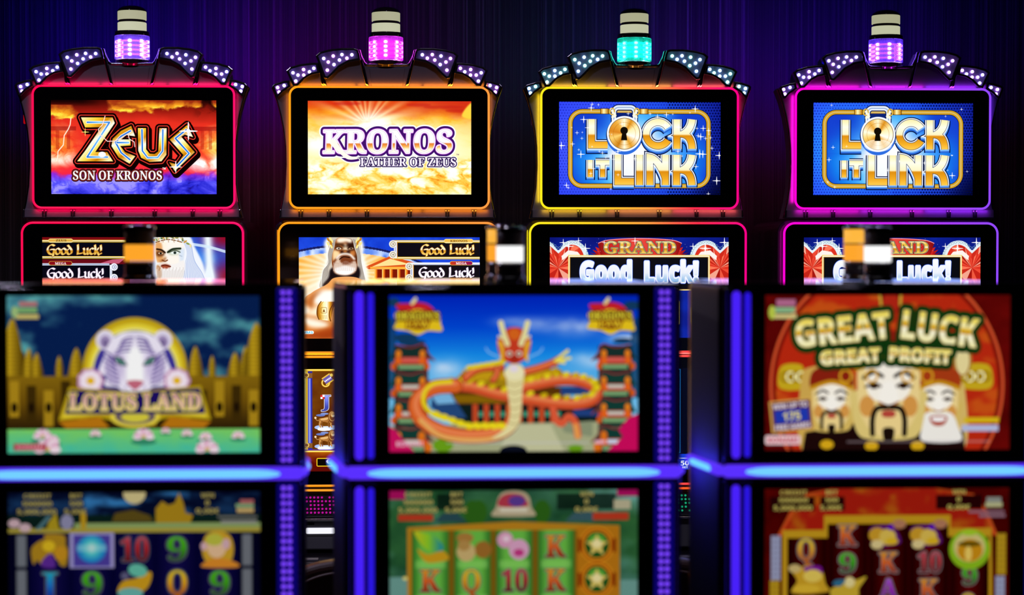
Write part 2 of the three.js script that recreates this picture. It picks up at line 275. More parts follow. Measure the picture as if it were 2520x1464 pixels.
function rearMachine(i, cfg) {
  const o = at(REAR_CX[i], HORIZON, REAR_Z, REAR_YAW); o.y = 0;
  const g = thing('slot_machine', cfg.label, 'slot machine', o, REAR_YAW, 'tall slot machines against the curtained wall');
  const F = fanGeometry(), yOf = (py) => rearLocal(957, py)[1], xOf = (px) => rearLocal(px, 620)[0];
  mesh('topper_shell', F.shell, M.shell, g, 0, 0, -0.011);
  mesh('topper_panel', F.center, M.shell, g, 0, 0, -0.009);
  F.pods.forEach((p, k) => {
    const pod = part('led_pod', g, 0, 0, 0.008);
    mesh('pod_frame', p.frame, M.podFrame, pod);
    mesh('reflector_plate', p.plate, M.reflector, pod, 0, 0, -0.018);
    for (const [x, y] of p.led) mesh('led', F.led, glowCache(cfg.led[(k % 3 + Math.round(x * 37)) & 1], 6), pod, x, y, -0.013);
  });
  for (const r of F.ribs) mesh('topper_rib', r, M.darkChrome, g, 0, 0, -0.012);
  for (const r of F.wing) mesh('wing_edge', r, M.darkChrome, g, 0, 0, -0.018);
  mesh('shelf_edge', F.shelf, M.darkChrome, g, 0, 0, -0.012);
  for (const t of F.trays) { const r = mesh('lower_tray', t.rim, M.gloss, g, 0, 0, -0.002); mesh('tray_panel', t.pan, M.shell, r, 0, 0, -0.005); }
  towerLamp(g, cfg);
  displayUnit(g, 'topper_display', 714.5, 216, 1202, 511, 0.027, 0.03, cfg.neon, cfg.neonColors, cfg.topArt, 758, 249.5, 1159.5, 478, cfg.topLabel, cfg.topLevel || 1);
  // light strips on the back of the topper, washing the wall
  for (const [px, py, col, k, lift = 0.28] of cfg.back) {
    const st = mesh('rear_light', box(0.12, 0.03, 0.012), glow(col, 1.2), g, xOf(px), rearLocal(957, py)[1], -0.113);
    const l = new THREE.SpotLight(new THREE.Color(col), GLOW.backLight * k, 0, 1.0, 1, 2); l.position.set(0, 0, -0.02); l.target.position.set(0, lift, -0.65); l.castShadow = true; l.shadow.radius = 3; st.add(l, l.target);
  }
  // neck behind the topper, cabinet body, displays
  const yTop = yOf(546), yMid = yOf(872.5), yLow = yOf(1200);
  mesh('neck', box(0.34, yOf(300) - yTop + 0.06, 0.09), M.cabinet, g, 0, (yOf(300) + yTop) / 2 - 0.03, -0.21);
  const bw = xOf(1233) - xOf(674);
  const body = rrShape(bw, yTop - yLow + 0.012, 0.04);
  mesh('cabinet_body', extrude(body, 0.5, 0.008), M.gloss, g, xOf(953.5), (yTop + yLow) / 2 + 0.001, -0.028);
  displayUnit(g, 'upper_display', 687.5, 549.5, 1222.5, 867, 0.034, 0.03, cfg.neon, cfg.neonColors, cfg.midArt, 736, 584, 1180.5, 833, cfg.midLabel, cfg.midLevel || 1);
  displayUnit(g, 'reel_display', 687.5, 878, 1222.5, 1195, 0.034, 0.03, cfg.neon, cfg.neonColors, cfg.reelArt, 736, 907, 1180.5, 1160, cfg.reelLabel, cfg.midLevel || 1);
  // console below the displays
  const conM = M.cabinet, cw = xOf(1222) - xOf(688), cx = xOf(955);
  const trim = mesh('neon_strip_light', box(cw - 0.03, 0.0065, 0.008, 0.003), glow(cfg.strip, 1.1), g, cx, yOf(1205), 0.004);
  trim.userData.label = 'glowing strip above the speaker grille';
  mesh('speaker_panel', box(cw, yOf(1203) - yOf(1273), 0.4, 0.006), conM, g, cx, (yOf(1203) + yOf(1273)) / 2, -0.2);
  const dots = [], dot = new THREE.CylinderGeometry(0.0036, 0.0036, 0.003, 6).rotateX(Math.PI / 2);
  for (let r = 0; r < 5; r++) for (let q = 0; q < 46; q++) { if (hash(q * 7 + i, r * 13 + 5) > 0.84) continue; dots.push(dot.clone().translate(xOf(743.5 + q * 9.45 + r * 0.4), yOf(1223 + r * 9.3), 0.001)); }
  const dl = mesh('speaker_led_grid', mergeGeometries(dots), glow(cfg.dots, 0.5), g); dl.userData.kind = 'stuff';
  mesh('silver_strip', box(cw, 0.007, 0.02, 0.002), M.silver, g, cx, yOf(1277), 0.0);
  const pan = mesh('bill_panel', box(cw, yOf(1281) - yOf(1352), 0.38, 0.006), M.grey, g, cx, (yOf(1281) + yOf(1352)) / 2, -0.19);
  const bill = mesh('bill_slot_light', box(xOf(823) - xOf(751.5), yOf(1297.5) - yOf(1312), 0.01, 0.004), glow(0xf4f4ff, 1.05), g, xOf(787), yOf(1304.8), 0.001);
  bill.userData.label = 'glowing white bill slot';
  rectLight(g, 0xf4f4ff, 1.2, xOf(823) - xOf(751.5), 0.018, xOf(787), yOf(1304.8), 0.008, [0, 0, 1]);
  mesh('slot_label', box(0.026, 0.008, 0.004, 0.002), M.rubber, g, xOf(762), yOf(1288), 0.0005);
  const yd = yOf(1356);
  const deck = mesh('button_deck', box(cw, 0.05, 0.34, 0.012), M.gloss, g, cx, yd - 0.03, 0.06);
  mesh('deck_strip_light', box(cw - 0.04, 0.006, 0.006, 0.002), glow(cfg.strip, 0.9), deck, 0, -0.012, 0.171);
  mesh('deck_edge', box(cw - 0.01, 0.005, 0.006, 0.002), M.silver, deck, 0, 0.014, 0.168);
  for (let b = 0; b < 6; b++) mesh('button', box(0.05, 0.008, 0.035, 0.003), std({ color: 0x5a5a60, roughness: 0.3 }), deck, -0.24 + b * 0.095, 0.027, 0.08);
  mesh('base_cabinet', box(cw - 0.06, yd - 0.055, 0.44, 0.01), conM, g, cx, (yd - 0.055) / 2, -0.2);
  return g;
}
const gold = neonMap([[0, [255, 156, 20]], [0.5, [236, 138, 24]], [1, [255, 150, 60]]]);
const red = neonMap([[0, [255, 8, 78]], [0.2, [250, 4, 70]], [0.6, [250, 0, 70]], [1, [255, 10, 100]]]);
const rainbow = neonMap([[0, [248, 228, 24]], [0.28, [240, 200, 30]], [0.55, [246, 150, 60]], [0.78, [250, 40, 70]], [1, [255, 0, 130]]]);
const violet = neonMap([[0, [255, 0, 205]], [0.3, [220, 10, 220]], [0.6, [175, 50, 235]], [1, [140, 70, 255]]]);
const lockA = artLock(0), grandA = artGrand(), reelsBlue = artReels(1);
rearMachine(0, { label: 'tall slot machine with red neon trim and a stormy red title screen', topLabel: 'lit screen with gold lettering over red storm clouds', midLabel: 'lit screen with a white-bearded man beside two gold-ruled boxes', reelLabel: 'lit reel screen',
  led: [0x948cff, 0xb48cff], drumTint: 0xc9b8ff, drumRing: 0xc070ff, drumRingK: 7, drumLed: 0xd8b0ff, drumLedK: 12, drumLight: 0x5a18ff, back: [[790, 165, 0x0400ff, 2.6], [1110, 165, 0x0c00f0, 2.0], [1160, 250, 0xb00430, 0.8, 0.05], [720, 290, 0xa0040c, 0.35, 0.0]], neon: red, neonColors: { left: 0xff0848, right: 0xff1060, sideK: [0.25, 0.3], screen: 0xff7060 },
  topLevel: 1.12, topArt: artZeus(), midArt: artZeusLuck(), reelArt: artReels(0), strip: 0xff0848, dots: 0xff20c0 });
rearMachine(1, { label: 'tall slot machine with orange neon trim and a golden sunlit cloud title screen', topLabel: 'lit screen with white and gold lettering over golden clouds', midLabel: 'lit screen with a long-haired bearded man and a temple', reelLabel: 'lit reel screen with a blue column and lion symbols',
  led: [0xb89cff, 0xd88cff], drumTint: 0xf4a0ff, drumRing: 0xff30f0, drumRingK: 5, drumLed: 0xffa0ff, drumLedK: 14, drumLight: 0xd010ff, back: [[790, 165, 0x6404a8, 1.1], [1110, 165, 0x380488, 0.9], [740, 250, 0xa00440, 0.6, 0.05], [1160, 290, 0x301020, 0.6, 0.0]], neon: gold, neonColors: { left: 0xff8c10, right: 0xff8c28, sideK: [0.35, 0.25], screen: 0xffd070 },
  topArt: artKronos(), midArt: artKronosLuck(), reelArt: artReels(2), strip: 0xff9c20, dots: 0xff18d0, topLevel: 1.12, midLevel: 1.1 });
rearMachine(2, { label: 'tall slot machine with yellow to pink neon trim and a blue padlock title screen', topLabel: 'lit blue screen with a gold padlock and sparkling stars', midLabel: 'lit screen with red gem hearts and a red banner', reelLabel: 'lit dark blue reel screen',
  led: [0x8cffe1, 0x9cdcff], drumTint: 0x80fff0, drumRing: 0x30f8e0, drumRingK: 2.6, drumLed: 0x90fff4, drumLedK: 10, drumLight: 0x10e0c0, back: [[790, 165, 0x24485c, 1.8], [1110, 165, 0x0404d8, 1.7], [1160, 250, 0xa00a38, 0.7, 0.05], [740, 290, 0x280c20, 0.6, 0.0]], neon: rainbow, neonColors: { left: 0xf0d010, right: 0xff1060, sideK: [1, 0.25], screen: 0x80a0ff },
  topLevel: 1.1, topArt: lockA, midArt: grandA, reelArt: reelsBlue, strip: 0xff5a20, dots: 0x20e0a0 });
rearMachine(3, { label: 'tall slot machine with magenta to violet neon trim and a blue padlock title screen', topLabel: 'lit blue screen with a gold padlock', midLabel: 'lit screen with red gem hearts and a red banner behind the signal lamps', reelLabel: 'lit dark blue reel screen',
  led: [0xa894ff, 0xc890ff], drumTint: 0xc0a8ff, drumRing: 0xb860ff, drumRingK: 7, drumLed: 0xd0a8ff, drumLedK: 12, drumLight: 0x5020ff, back: [[790, 165, 0x0400e0, 2.0], [1110, 165, 0x0404d8, 2.0], [740, 250, 0xa00470, 0.6, 0.05], [1160, 270, 0x801008, 0.7, 0.05]], neon: violet, neonColors: { left: 0xff08c8, right: 0x7830ff, sideK: [1.2, 0.25], screen: 0x80a0ff },
  topLevel: 1.1, topArt: artLock(1), midArt: grandA, reelArt: reelsBlue, strip: 0xc030f0, dots: 0xc040ff });

// ---------------------------------------------------------------- chairs in the aisle
function chair(px, py, depth, label) {
  const p = at(px, py, depth, REAR_YAW), h = p.y; p.y = 0;
  const g = thing('chair', label, 'chair', p, REAR_YAW, 'aisle chairs');
  const lea = std({ color: new THREE.Color(0.035, 0.011, 0.008), roughness: 0.45 });
  const back = new THREE.Shape(); const w = 0.23, b0 = 0.42;
  back.moveTo(-w * 0.86, b0); back.lineTo(w * 0.86, b0); back.bezierCurveTo(w, b0 + 0.15, w * 1.05, h - 0.16, w * 0.92, h - 0.10); back.bezierCurveTo(w * 0.78, h - 0.03, w * 0.45, h, 0, h); back.bezierCurveTo(-w * 0.45, h, -w * 0.78, h - 0.03, -w * 0.92, h - 0.10); back.bezierCurveTo(-w * 1.05, h - 0.16, -w, b0 + 0.15, -w * 0.86, b0);
  const bk = mesh('backrest', extrude(back, 0.07, 0.02, 4), lea, g, 0, 0, 0.28);
  const pts = back.getPoints(14).map((q) => new THREE.Vector3(q.x * 0.84, b0 + (q.y - b0) * 0.9 + 0.005, 0.002));
  mesh('piping', tube(pts.slice(0, -1), 0.006, 120, true), lea, bk);
  mesh('seat', box(0.44, 0.10, 0.44, 0.04), lea, g, 0, 0.43, 0.04);
  mesh('post', new THREE.CylinderGeometry(0.03, 0.03, 0.36, 20), M.chrome, g, 0, 0.21, 0.04);
  mesh('base', lathe([[0, 0], [0.22, 0], [0.22, 0.008], [0.05, 0.035], [0, 0.035]]), M.chrome, g, 0, 0, 0.04);
}
chair(872, 1340, 5.35, 'dark brown leather chair in front of the orange-trimmed slot machine');
chair(1600, 1336, 5.35, 'dark brown leather chair in front of the yellow and pink trimmed slot machine');

// ---------------------------------------------------------------- front row: black machines with blue light bars
const FRONT_CX = [328, 1264, 2185];
function frontLocal(px, py) { const o = at(FRONT_CX[1], HORIZON, FRONT_Z, FRONT_YAW), p = at(px, py, FRONT_Z, FRONT_YAW); return [(p.x - o.x) / Math.cos(FRONT_YAW), p.y]; }
function planBox(profile, y0, y1, bevel) {                // a plan outline in x, z raised from y0 to y1
  const g = new THREE.ExtrudeGeometry(polyShape(profile.map(([x, z]) => [x, -z])), { depth: y1 - y0 - 2 * bevel, bevelEnabled: bevel > 0, bevelThickness: bevel, bevelSize: bevel, bevelOffset: -bevel, bevelSegments: 2 });
  return g.rotateX(-Math.PI / 2).translate(0, y0 + bevel, 0);
}
const FY = (py) => frontLocal(1264, py)[1], FX = (px) => frontLocal(px, 620)[0];
const tubeM = glow(0x4a22ff, 0.95), tubeM2 = glow(0x2c16e8, 0.9), stripM = glow(0x1606a0, 0.4), dotM = glow(0x7c44ff, 1.2), barM = glow(0x5a30ff, 1.0), coreM = glow(0x6cc4ff, 1.15), coreSide = glow(0x68ccff, 1.15);
const frontShare = {};
function capsuleBar(len, r, taper) {                      // horizontal rod with long tapering ends
  const p = [], n = 14; for (let i = 0; i <= n; i++) p.push([r * Math.sin(i / n * Math.PI / 2), -len / 2 + taper * (1 - Math.cos(i / n * Math.PI / 2))]);
  for (let i = n; i >= 0; i--) p.push([r * Math.sin(i / n * Math.PI / 2), len / 2 - taper * (1 - Math.cos(i / n * Math.PI / 2))]);
  return lathe(p, 16).rotateZ(Math.PI / 2);
}
function signalTower(parent, x, z, kind, r) {
  const y = FY(696), t = part('signal_lamp', parent, x, y, z), k = (FRONT_Z - z) / FOCAL, H = (py) => (692 - py) * k;
  t.userData.label = kind === 'amber' ? 'small signal lamp with an amber lit band' : 'small signal lamp with a white lit band';
  mesh('foot', lathe([[0, 0], [r * 1.12, 0], [r * 1.12, 0.008], [r, 0.011], [0, 0.011]]), M.chrome, t);
  mesh('lower_band', lathe([[0, 0.011], [r * 0.97, 0.011], [r * 0.97, H(645)], [0, H(645)]]), M.smoke, t);
  const lit = mesh('lit_band_light', lathe([[0, H(644)], [r * 0.97, H(644)], [r, H(642)], [r, H(605)], [r * 0.97, H(603)], [0, H(603)]]), kind === 'amber' ? glow(0xffa62a, 1.0) : glow(0xffffff, 1.1), t);
  lit.userData.label = kind === 'amber' ? 'amber lit band' : 'white lit band';
  const up = kind === 'amber' && r > 0.03 ? std({ color: new THREE.Color(0.30, 0.16, 0.08), roughness: 0.4 }) : kind === 'amber' ? glow(0xffb840, 1.0) : std({ color: new THREE.Color(0.34, 0.30, 0.36), roughness: 0.35 });
  mesh('upper_band', lathe([[0, H(601)], [r * 0.96, H(601)], [r, H(599)], [r, H(566)], [0, H(566)]]), up, t);
  mesh('separator', new THREE.CylinderGeometry(r * 1.03, r * 1.03, 0.003, 32), M.chrome, t, 0, H(602), 0);
  mesh('cap', lathe([[r * 1.06, H(566)], [r * 1.06, H(560)], [r * 0.8, H(556)], [0, H(554)]]), M.smoke, t);
  const l = new THREE.PointLight(kind === 'amber' ? 0xffa62a : 0xffffff, 0.015, 0, 2); l.position.set(0, H(623), 0); l.castShadow = true; t.add(l);
}
function frontMachine(i, cfg) {
  const o = at(FRONT_CX[i], HORIZON, FRONT_Z, FRONT_YAW); o.y = 0;
  const g = thing('slot_machine', cfg.label, 'slot machine', o, FRONT_YAW, 'low black slot machines with blue light bars');
  const S = frontShare, half = FX(1264 + 412), wideL = 0.348, wideR = 0.304;
  if (!S.body) {
    const plan = [[-half, -0.012], [-0.348, -0.2], [-0.348, -0.225], [-0.285, -0.27], [-0.285, -0.6], [0.275, -0.6], [0.275, -0.27], [0.304, -0.22], [0.304, -0.2], [half, -0.012]];
    S.body = planBox(plan, 0.03, FY(703), 0.004);
    S.cap = planBox(plan.map(([x, z]) => [x * 1.003, z + 0.004]), FY(707), FY(697), 0.003);
    S.sides = [-1, 1].map((s) => { const wide = s < 0 ? wideL : wideR, dx = s * (wide - half), dz = -0.188, b = box(Math.hypot(dx, dz) - 0.01, FY(708) - 0.06, 0.004, 0.0015); return b.rotateY(Math.atan2(-dz, dx)).translate(s * ((half + wide) / 2 + 0.0015), (FY(708) + 0.06) / 2, -0.106); });
  }
  mesh('cabinet_body', S.body, M.gloss, g);
  mesh('top_cap', S.cap, M.topGloss, g);
  for (const s of S.sides) mesh('side_panel', s, M.sidePanel, g);
  const door = (name, ya, yb) => { const [ax] = frontLocal(1264 - 404, 0), [bx] = frontLocal(1264 + 404, 0); return mesh(name, box(bx - ax, FY(ya) - FY(yb), 0.016, 0.004), M.glass, g, (ax + bx) / 2, (FY(ya) + FY(yb)) / 2, -0.006); };
  door('upper_door', 708, 1140); door('lower_door', 1182, 1625);
  for (const x of [-1, 1]) for (const [ya, yb] of [[708, 1140], [1182, 1625]]) {
    mesh('chrome_edge', box(0.007, FY(ya) - FY(yb), 0.02, 0.003), M.chrome, g, x * (half - 0.006), (FY(ya) + FY(yb)) / 2, 0.0);
  }
  const scr = (name, ya, yb, art, level, label) => {
    const w = FX(1569.5) - FX(958), h = FY(ya) - FY(yb), cx = (FX(1569.5) + FX(958)) / 2, cy = (FY(ya) + FY(yb)) / 2;
    const s = mesh(name, new THREE.PlaneGeometry(w, h), std({ color: 0x000000, roughness: 0.1, emissive: 0xffffff, emissiveMap: art, emissiveIntensity: level }), g, cx, cy, 0.0028); s.userData.label = label;
    rectLight(g, cfg.screen, GLOW.screenLight * level * 0.6, w, h, cx, cy, 0.006, [0, 0, 1]);
  };
  scr('upper_screen', 727, 1110, cfg.topArt, 0.86, cfg.topLabel); scr('lower_screen', 1206, 1589, cfg.lowArt, 0.72, cfg.lowLabel);
  // light columns: twin tubes on one side, a beaded strip on the other
  for (const [ya, yb] of [[708, 1138], [1186, 1620]]) {
    const h = FY(ya) - FY(yb), cy = (FY(ya) + FY(yb)) / 2;
    const lens = mesh('light_column', box(FX(925) - FX(869), h, 0.012, 0.004), M.smoke, g, FX(897), cy, 0.002);
    mesh('light_tube', new THREE.CapsuleGeometry(0.0085, h - 0.03, 6, 12), tubeM, lens, FX(884) - FX(897), 0, 0.006);
    mesh('light_tube', new THREE.CapsuleGeometry(0.006, h - 0.03, 6, 12), tubeM2, lens, FX(912) - FX(897), 0, 0.006);
    const strip = mesh('light_strip', box(FX(1659) - FX(1611), h, 0.012, 0.004), stripM, g, FX(1635), cy, 0.002);
    const n = Math.round((yb - ya) / 18.6), cols = [-8, 7];
    for (const dx of cols) for (let q = 0; q < n; q++) mesh('led', dotGeo(), dotM, strip, dx * FRONT_Z / FOCAL, h / 2 - (q + 0.6) * 18.6 * FRONT_Z / FOCAL, 0.0065);
    rectLight(g, 0x4a22ff, 1.0, 0.03, h * 0.95, FX(897), cy, 0.018, [0, 0, 1]); rectLight(g, 0x4a22ff, 0.8, 0.03, h * 0.95, FX(1635), cy, 0.018, [0, 0, 1]);
  }
  // the bar
  const by = FY(1160), bl = FX(1674) - FX(852);
  mesh('bar_channel', box(bl, FY(1141) - FY(1181), 0.03, 0.004), M.gloss, g, 0, by, -0.004);
  const bar = mesh('light_bar', capsuleBar(bl + 0.006, 0.0125, 0.012), barM, g, 0, by, 0.012); bar.userData.label = 'blue glowing light bar';
  mesh('light_core', capsuleBar(FX(1650) - FX(900), 0.0085, 0.07), coreM, bar, 0, 0, 0.0075);
  for (const s of [-1, 1]) {
    const a = new THREE.Vector3(s * (half + 0.001), 0, 0.008), wide = s < 0 ? wideL : wideR, b = new THREE.Vector3(s * (wide + 0.004), 0.002, -0.19), d = b.clone().sub(a), len = d.length();
    const q = new THREE.Quaternion().setFromUnitVectors(new THREE.Vector3(1, 0, 0), d.clone().normalize());
    const sb = mesh('side_light_bar', capsuleBar(len, s < 0 ? 0.011 : 0.007, 0.012), barM, bar, 0, 0, 0); sb.position.copy(a).lerp(b, 0.5).add(new THREE.Vector3(0, 0, -0.012)); sb.quaternion.copy(q);
    const sc = mesh('side_light_core', capsuleBar(len * (s < 0 ? 0.72 : 0.3), 0.0065, 0.03), coreSide, bar, 0, 0, 0); sc.position.copy(sb.position).add(new THREE.Vector3(s * (s < 0 ? 0.0072 : 0.003), 0, 0.001)); sc.quaternion.copy(q);
    rectLight(bar, 0x2c20ff, 14, 0.16, 0.02, s * (wide + 0.012), 0.0, -0.1, [s, 0, 0.1]);
  }
  rectLight(g, 0x3450ff, 3.5, bl * 0.95, 0.02, 0, by, 0.03, [0, 0, 1]);
  // deck and plinth, below the frame
  mesh('button_deck', box(half * 2, 0.05, 0.3, 0.012), M.gloss, g, 0, FY(1625) - 0.035, 0.13);
  for (let b = 0; b < 6; b++) mesh('button', box(0.05, 0.008, 0.035, 0.003), M.silver, g, -0.22 + b * 0.088, FY(1625) - 0.007, 0.16);
  mesh('base_cabinet', box(half * 2 - 0.04, FY(1625) - 0.07, 0.1, 0.01), M.cabinet, g, 0, (FY(1625) - 0.07) / 2, -0.01);
  for (const a of cfg.lamps) signalTower(g, ...a);
}
let dotG; function dotGeo() { dotG ||= new THREE.SphereGeometry(0.0042, 10, 8); return dotG; }
frontMachine(0, { label: 'black slot machine with a white tiger title screen and blue light bar', topArt: artLotus(), lowArt: artLotusReels(), topLabel: 'lit screen with a white tiger head and golden temples', lowLabel: 'lit screen with reels on dark blue', screen: 0x90a890, lamps: [[-0.035, -0.3, 'amber', 0.0302]] });
frontMachine(1, { label: 'black slot machine with a red dragon title screen and blue light bar', topArt: artDragon(), lowArt: artDragonReels(), topLabel: 'lit screen with a red dragon between two pagodas', lowLabel: 'lit screen with green reels in a gold frame', screen: 0x8090ff, lamps: [[-0.002, -0.13, 'white', 0.0265], [-0.012, -0.3, 'amber', 0.0298]] });
frontMachine(2, { label: 'black slot machine with a red title screen of three men in hats', topArt: artFortune(), lowArt: artFortuneReels(), topLabel: 'lit red screen with three men in official hats', lowLabel: 'lit screen with dark red reels in a gold frame', screen: 0xff8060, lamps: [[0.011, -0.13, 'white', 0.0265], [0.011, -0.3, 'amber', 0.0298]] });


// ---------------------------------------------------------------- pictures shown by the screens
function art(x0, y0, x1, y1, k, draw) {
  const cv = document.createElement('canvas'); cv.width = Math.round((x1 - x0) * k); cv.height = Math.round((y1 - y0) * k);
  const c = cv.getContext('2d'); c.scale(k, k); c.translate(-x0, -y0); c.lineJoin = 'round'; c.lineCap = 'round'; c.fillStyle = '#000'; c.fillRect(x0, y0, x1 - x0, y1 - y0);
  draw(c); return tex(cv);
}
function wash(c, x0, y0, x1, y1, n, f) {                   // f(u, v) -> [r, g, b], computed on a grid n wide
  const m = Math.round(n * (y1 - y0) / (x1 - x0)), cv = document.createElement('canvas'); cv.width = n; cv.height = m;
  const g = cv.getContext('2d'), im = g.createImageData(n, m);
  for (let j = 0; j < m; j++) for (let i = 0; i < n; i++) { const q = f((i + 0.5) / n, (j + 0.5) / m), o = (j * n + i) * 4; for (let k = 0; k < 3; k++) im.data[o + k] = Math.max(0, Math.min(255, q[k])); im.data[o + 3] = 255; }
  g.putImageData(im, 0, 0); c.drawImage(cv, x0, y0, x1 - x0, y1 - y0);
}
function vgrad(c, y0, y1, stops) { const g = c.createLinearGradient(0, y0, 0, y1); stops.forEach(([t, s]) => g.addColorStop(t, s)); return g; }
function hgrad(c, x0, x1, stops) { const g = c.createLinearGradient(x0, 0, x1, 0); stops.forEach(([t, s]) => g.addColorStop(t, s)); return g; }
function rgrad(c, x, y, r, stops) { const g = c.createRadialGradient(x, y, 0, x, y, r); stops.forEach(([t, s]) => g.addColorStop(t, s)); return g; }
function path(c, pts, close = true) { c.beginPath(); pts.forEach(([x, y], i) => (i ? c.lineTo(x, y) : c.moveTo(x, y))); if (close) c.closePath(); }
function poly(c, pts, fill) { path(c, pts); c.fillStyle = fill; c.fill(); }
function line(c, pts, style, w) { path(c, pts, false); c.strokeStyle = style; c.lineWidth = w; c.stroke(); }
function smooth(c, pts, close) {
  c.beginPath(); const n = pts.length, P = (i) => (close ? pts[(i + n) % n] : pts[Math.max(0, Math.min(n - 1, i))]); c.moveTo(...pts[0]);
  for (let i = 0; i < (close ? n : n - 1); i++) { const a = P(i - 1), b = P(i), d = P(i + 1), e = P(i + 2); c.bezierCurveTo(b[0] + (d[0] - a[0]) / 6, b[1] + (d[1] - a[1]) / 6, d[0] - (e[0] - b[0]) / 6, d[1] - (e[1] - b[1]) / 6, d[0], d[1]); }
  if (close) c.closePath();
}
function blob(c, pts, fill) { smooth(c, pts, true); c.fillStyle = fill; c.fill(); }
function curve(c, pts, style, w) { smooth(c, pts, false); c.strokeStyle = style; c.lineWidth = w; c.stroke(); }
function oval(c, x, y, rx, ry, fill, rot = 0) { c.beginPath(); c.ellipse(x, y, rx, ry, rot, 0, Math.PI * 2); c.fillStyle = fill; c.fill(); }
function ring(c, x, y, rx, ry, style, w, a0 = 0, a1 = Math.PI * 2) { c.beginPath(); c.ellipse(x, y, rx, ry, 0, a0, a1); c.strokeStyle = style; c.lineWidth = w; c.stroke(); }
function rrect(c, x, y, w, h, r) { c.beginPath(); c.roundRect(x, y, w, h, r); }
function star(c, x, y, r, col) { c.fillStyle = col; for (const [a, b] of [[r, r * 0.09], [r * 0.09, r]]) { c.beginPath(); c.moveTo(x - a, y); c.quadraticCurveTo(x, y, x, y - b); c.quadraticCurveTo(x, y, x + a, y); c.quadraticCurveTo(x, y, x, y + b); c.quadraticCurveTo(x, y, x - a, y); c.fill(); c.beginPath(); c.ellipse(x, y, a, b, 0, 0, 7); c.fill(); } oval(c, x, y, r * 0.22, r * 0.22, col); }
// text stretched to x0..x1 with its capitals capH tall; layers = outline strokes, then the fill
function word(c, str, x0, x1, base, capH, font, layers, fill) {
  c.save(); c.font = font.replace('#', '200'); const big = /serif/.test(font) && !/sans/.test(font) ? 146 : 143; const m = c.measureText(str).width;
  c.translate(x0, base); const sx = (x1 - x0) / m, sy = capH / big; c.scale(sx, sy); c.textBaseline = 'alphabetic';
  for (const [style, w] of layers) { c.strokeStyle = style; c.lineWidth = w / Math.sqrt(sx * sy); c.strokeText(str, 0, 0); }
  if (fill) { c.fillStyle = typeof fill === 'function' ? fill(c, -big, 0) : fill; c.fillText(str, 0, 0); } c.restore();
}
// round hand drawn with a slanted broad pen; strokes in a box 0..1 high
function penText(c, str, x, y, h, wide, outline, fill) {
  const run = (style, nib, extra) => { let px = x; c.strokeStyle = style; for (const ch of str) { const [w, strokes] = PEN[ch]; for (const s of strokes) for (let k = -6; k <= 6; k++) { const q = s.map(([a, b]) => [px + a * h * wide + k / 6 * nib, y + b * h - k / 6 * nib * 0.55]); smooth(c, q, false); c.lineWidth = extra; c.stroke(); } px += w * h * wide; } };
  if (outline) run(outline, h * 0.075, h * 0.16); run(fill, h * 0.075, h * 0.055);
}
function billow(x, y, n = 5) { let s = 0, a = 0.5, t = 0; for (let i = 0; i < n; i++) { s += a * Math.abs(2 * vnoise(x, y) - 1); t += a; x = x * 2.07 + 11.3; y = y * 2.07 + 5.9; a *= 0.52; } return Math.min(1, s / t * 1.7); }
function soft(c, r, f) { c.filter = `blur(${r}px)`; f(); c.filter = 'none'; }
function clouds(c, x0, y0, x1, y1, f, n = 300) { wash(c, x0, y0, x1, y1, n, f); }

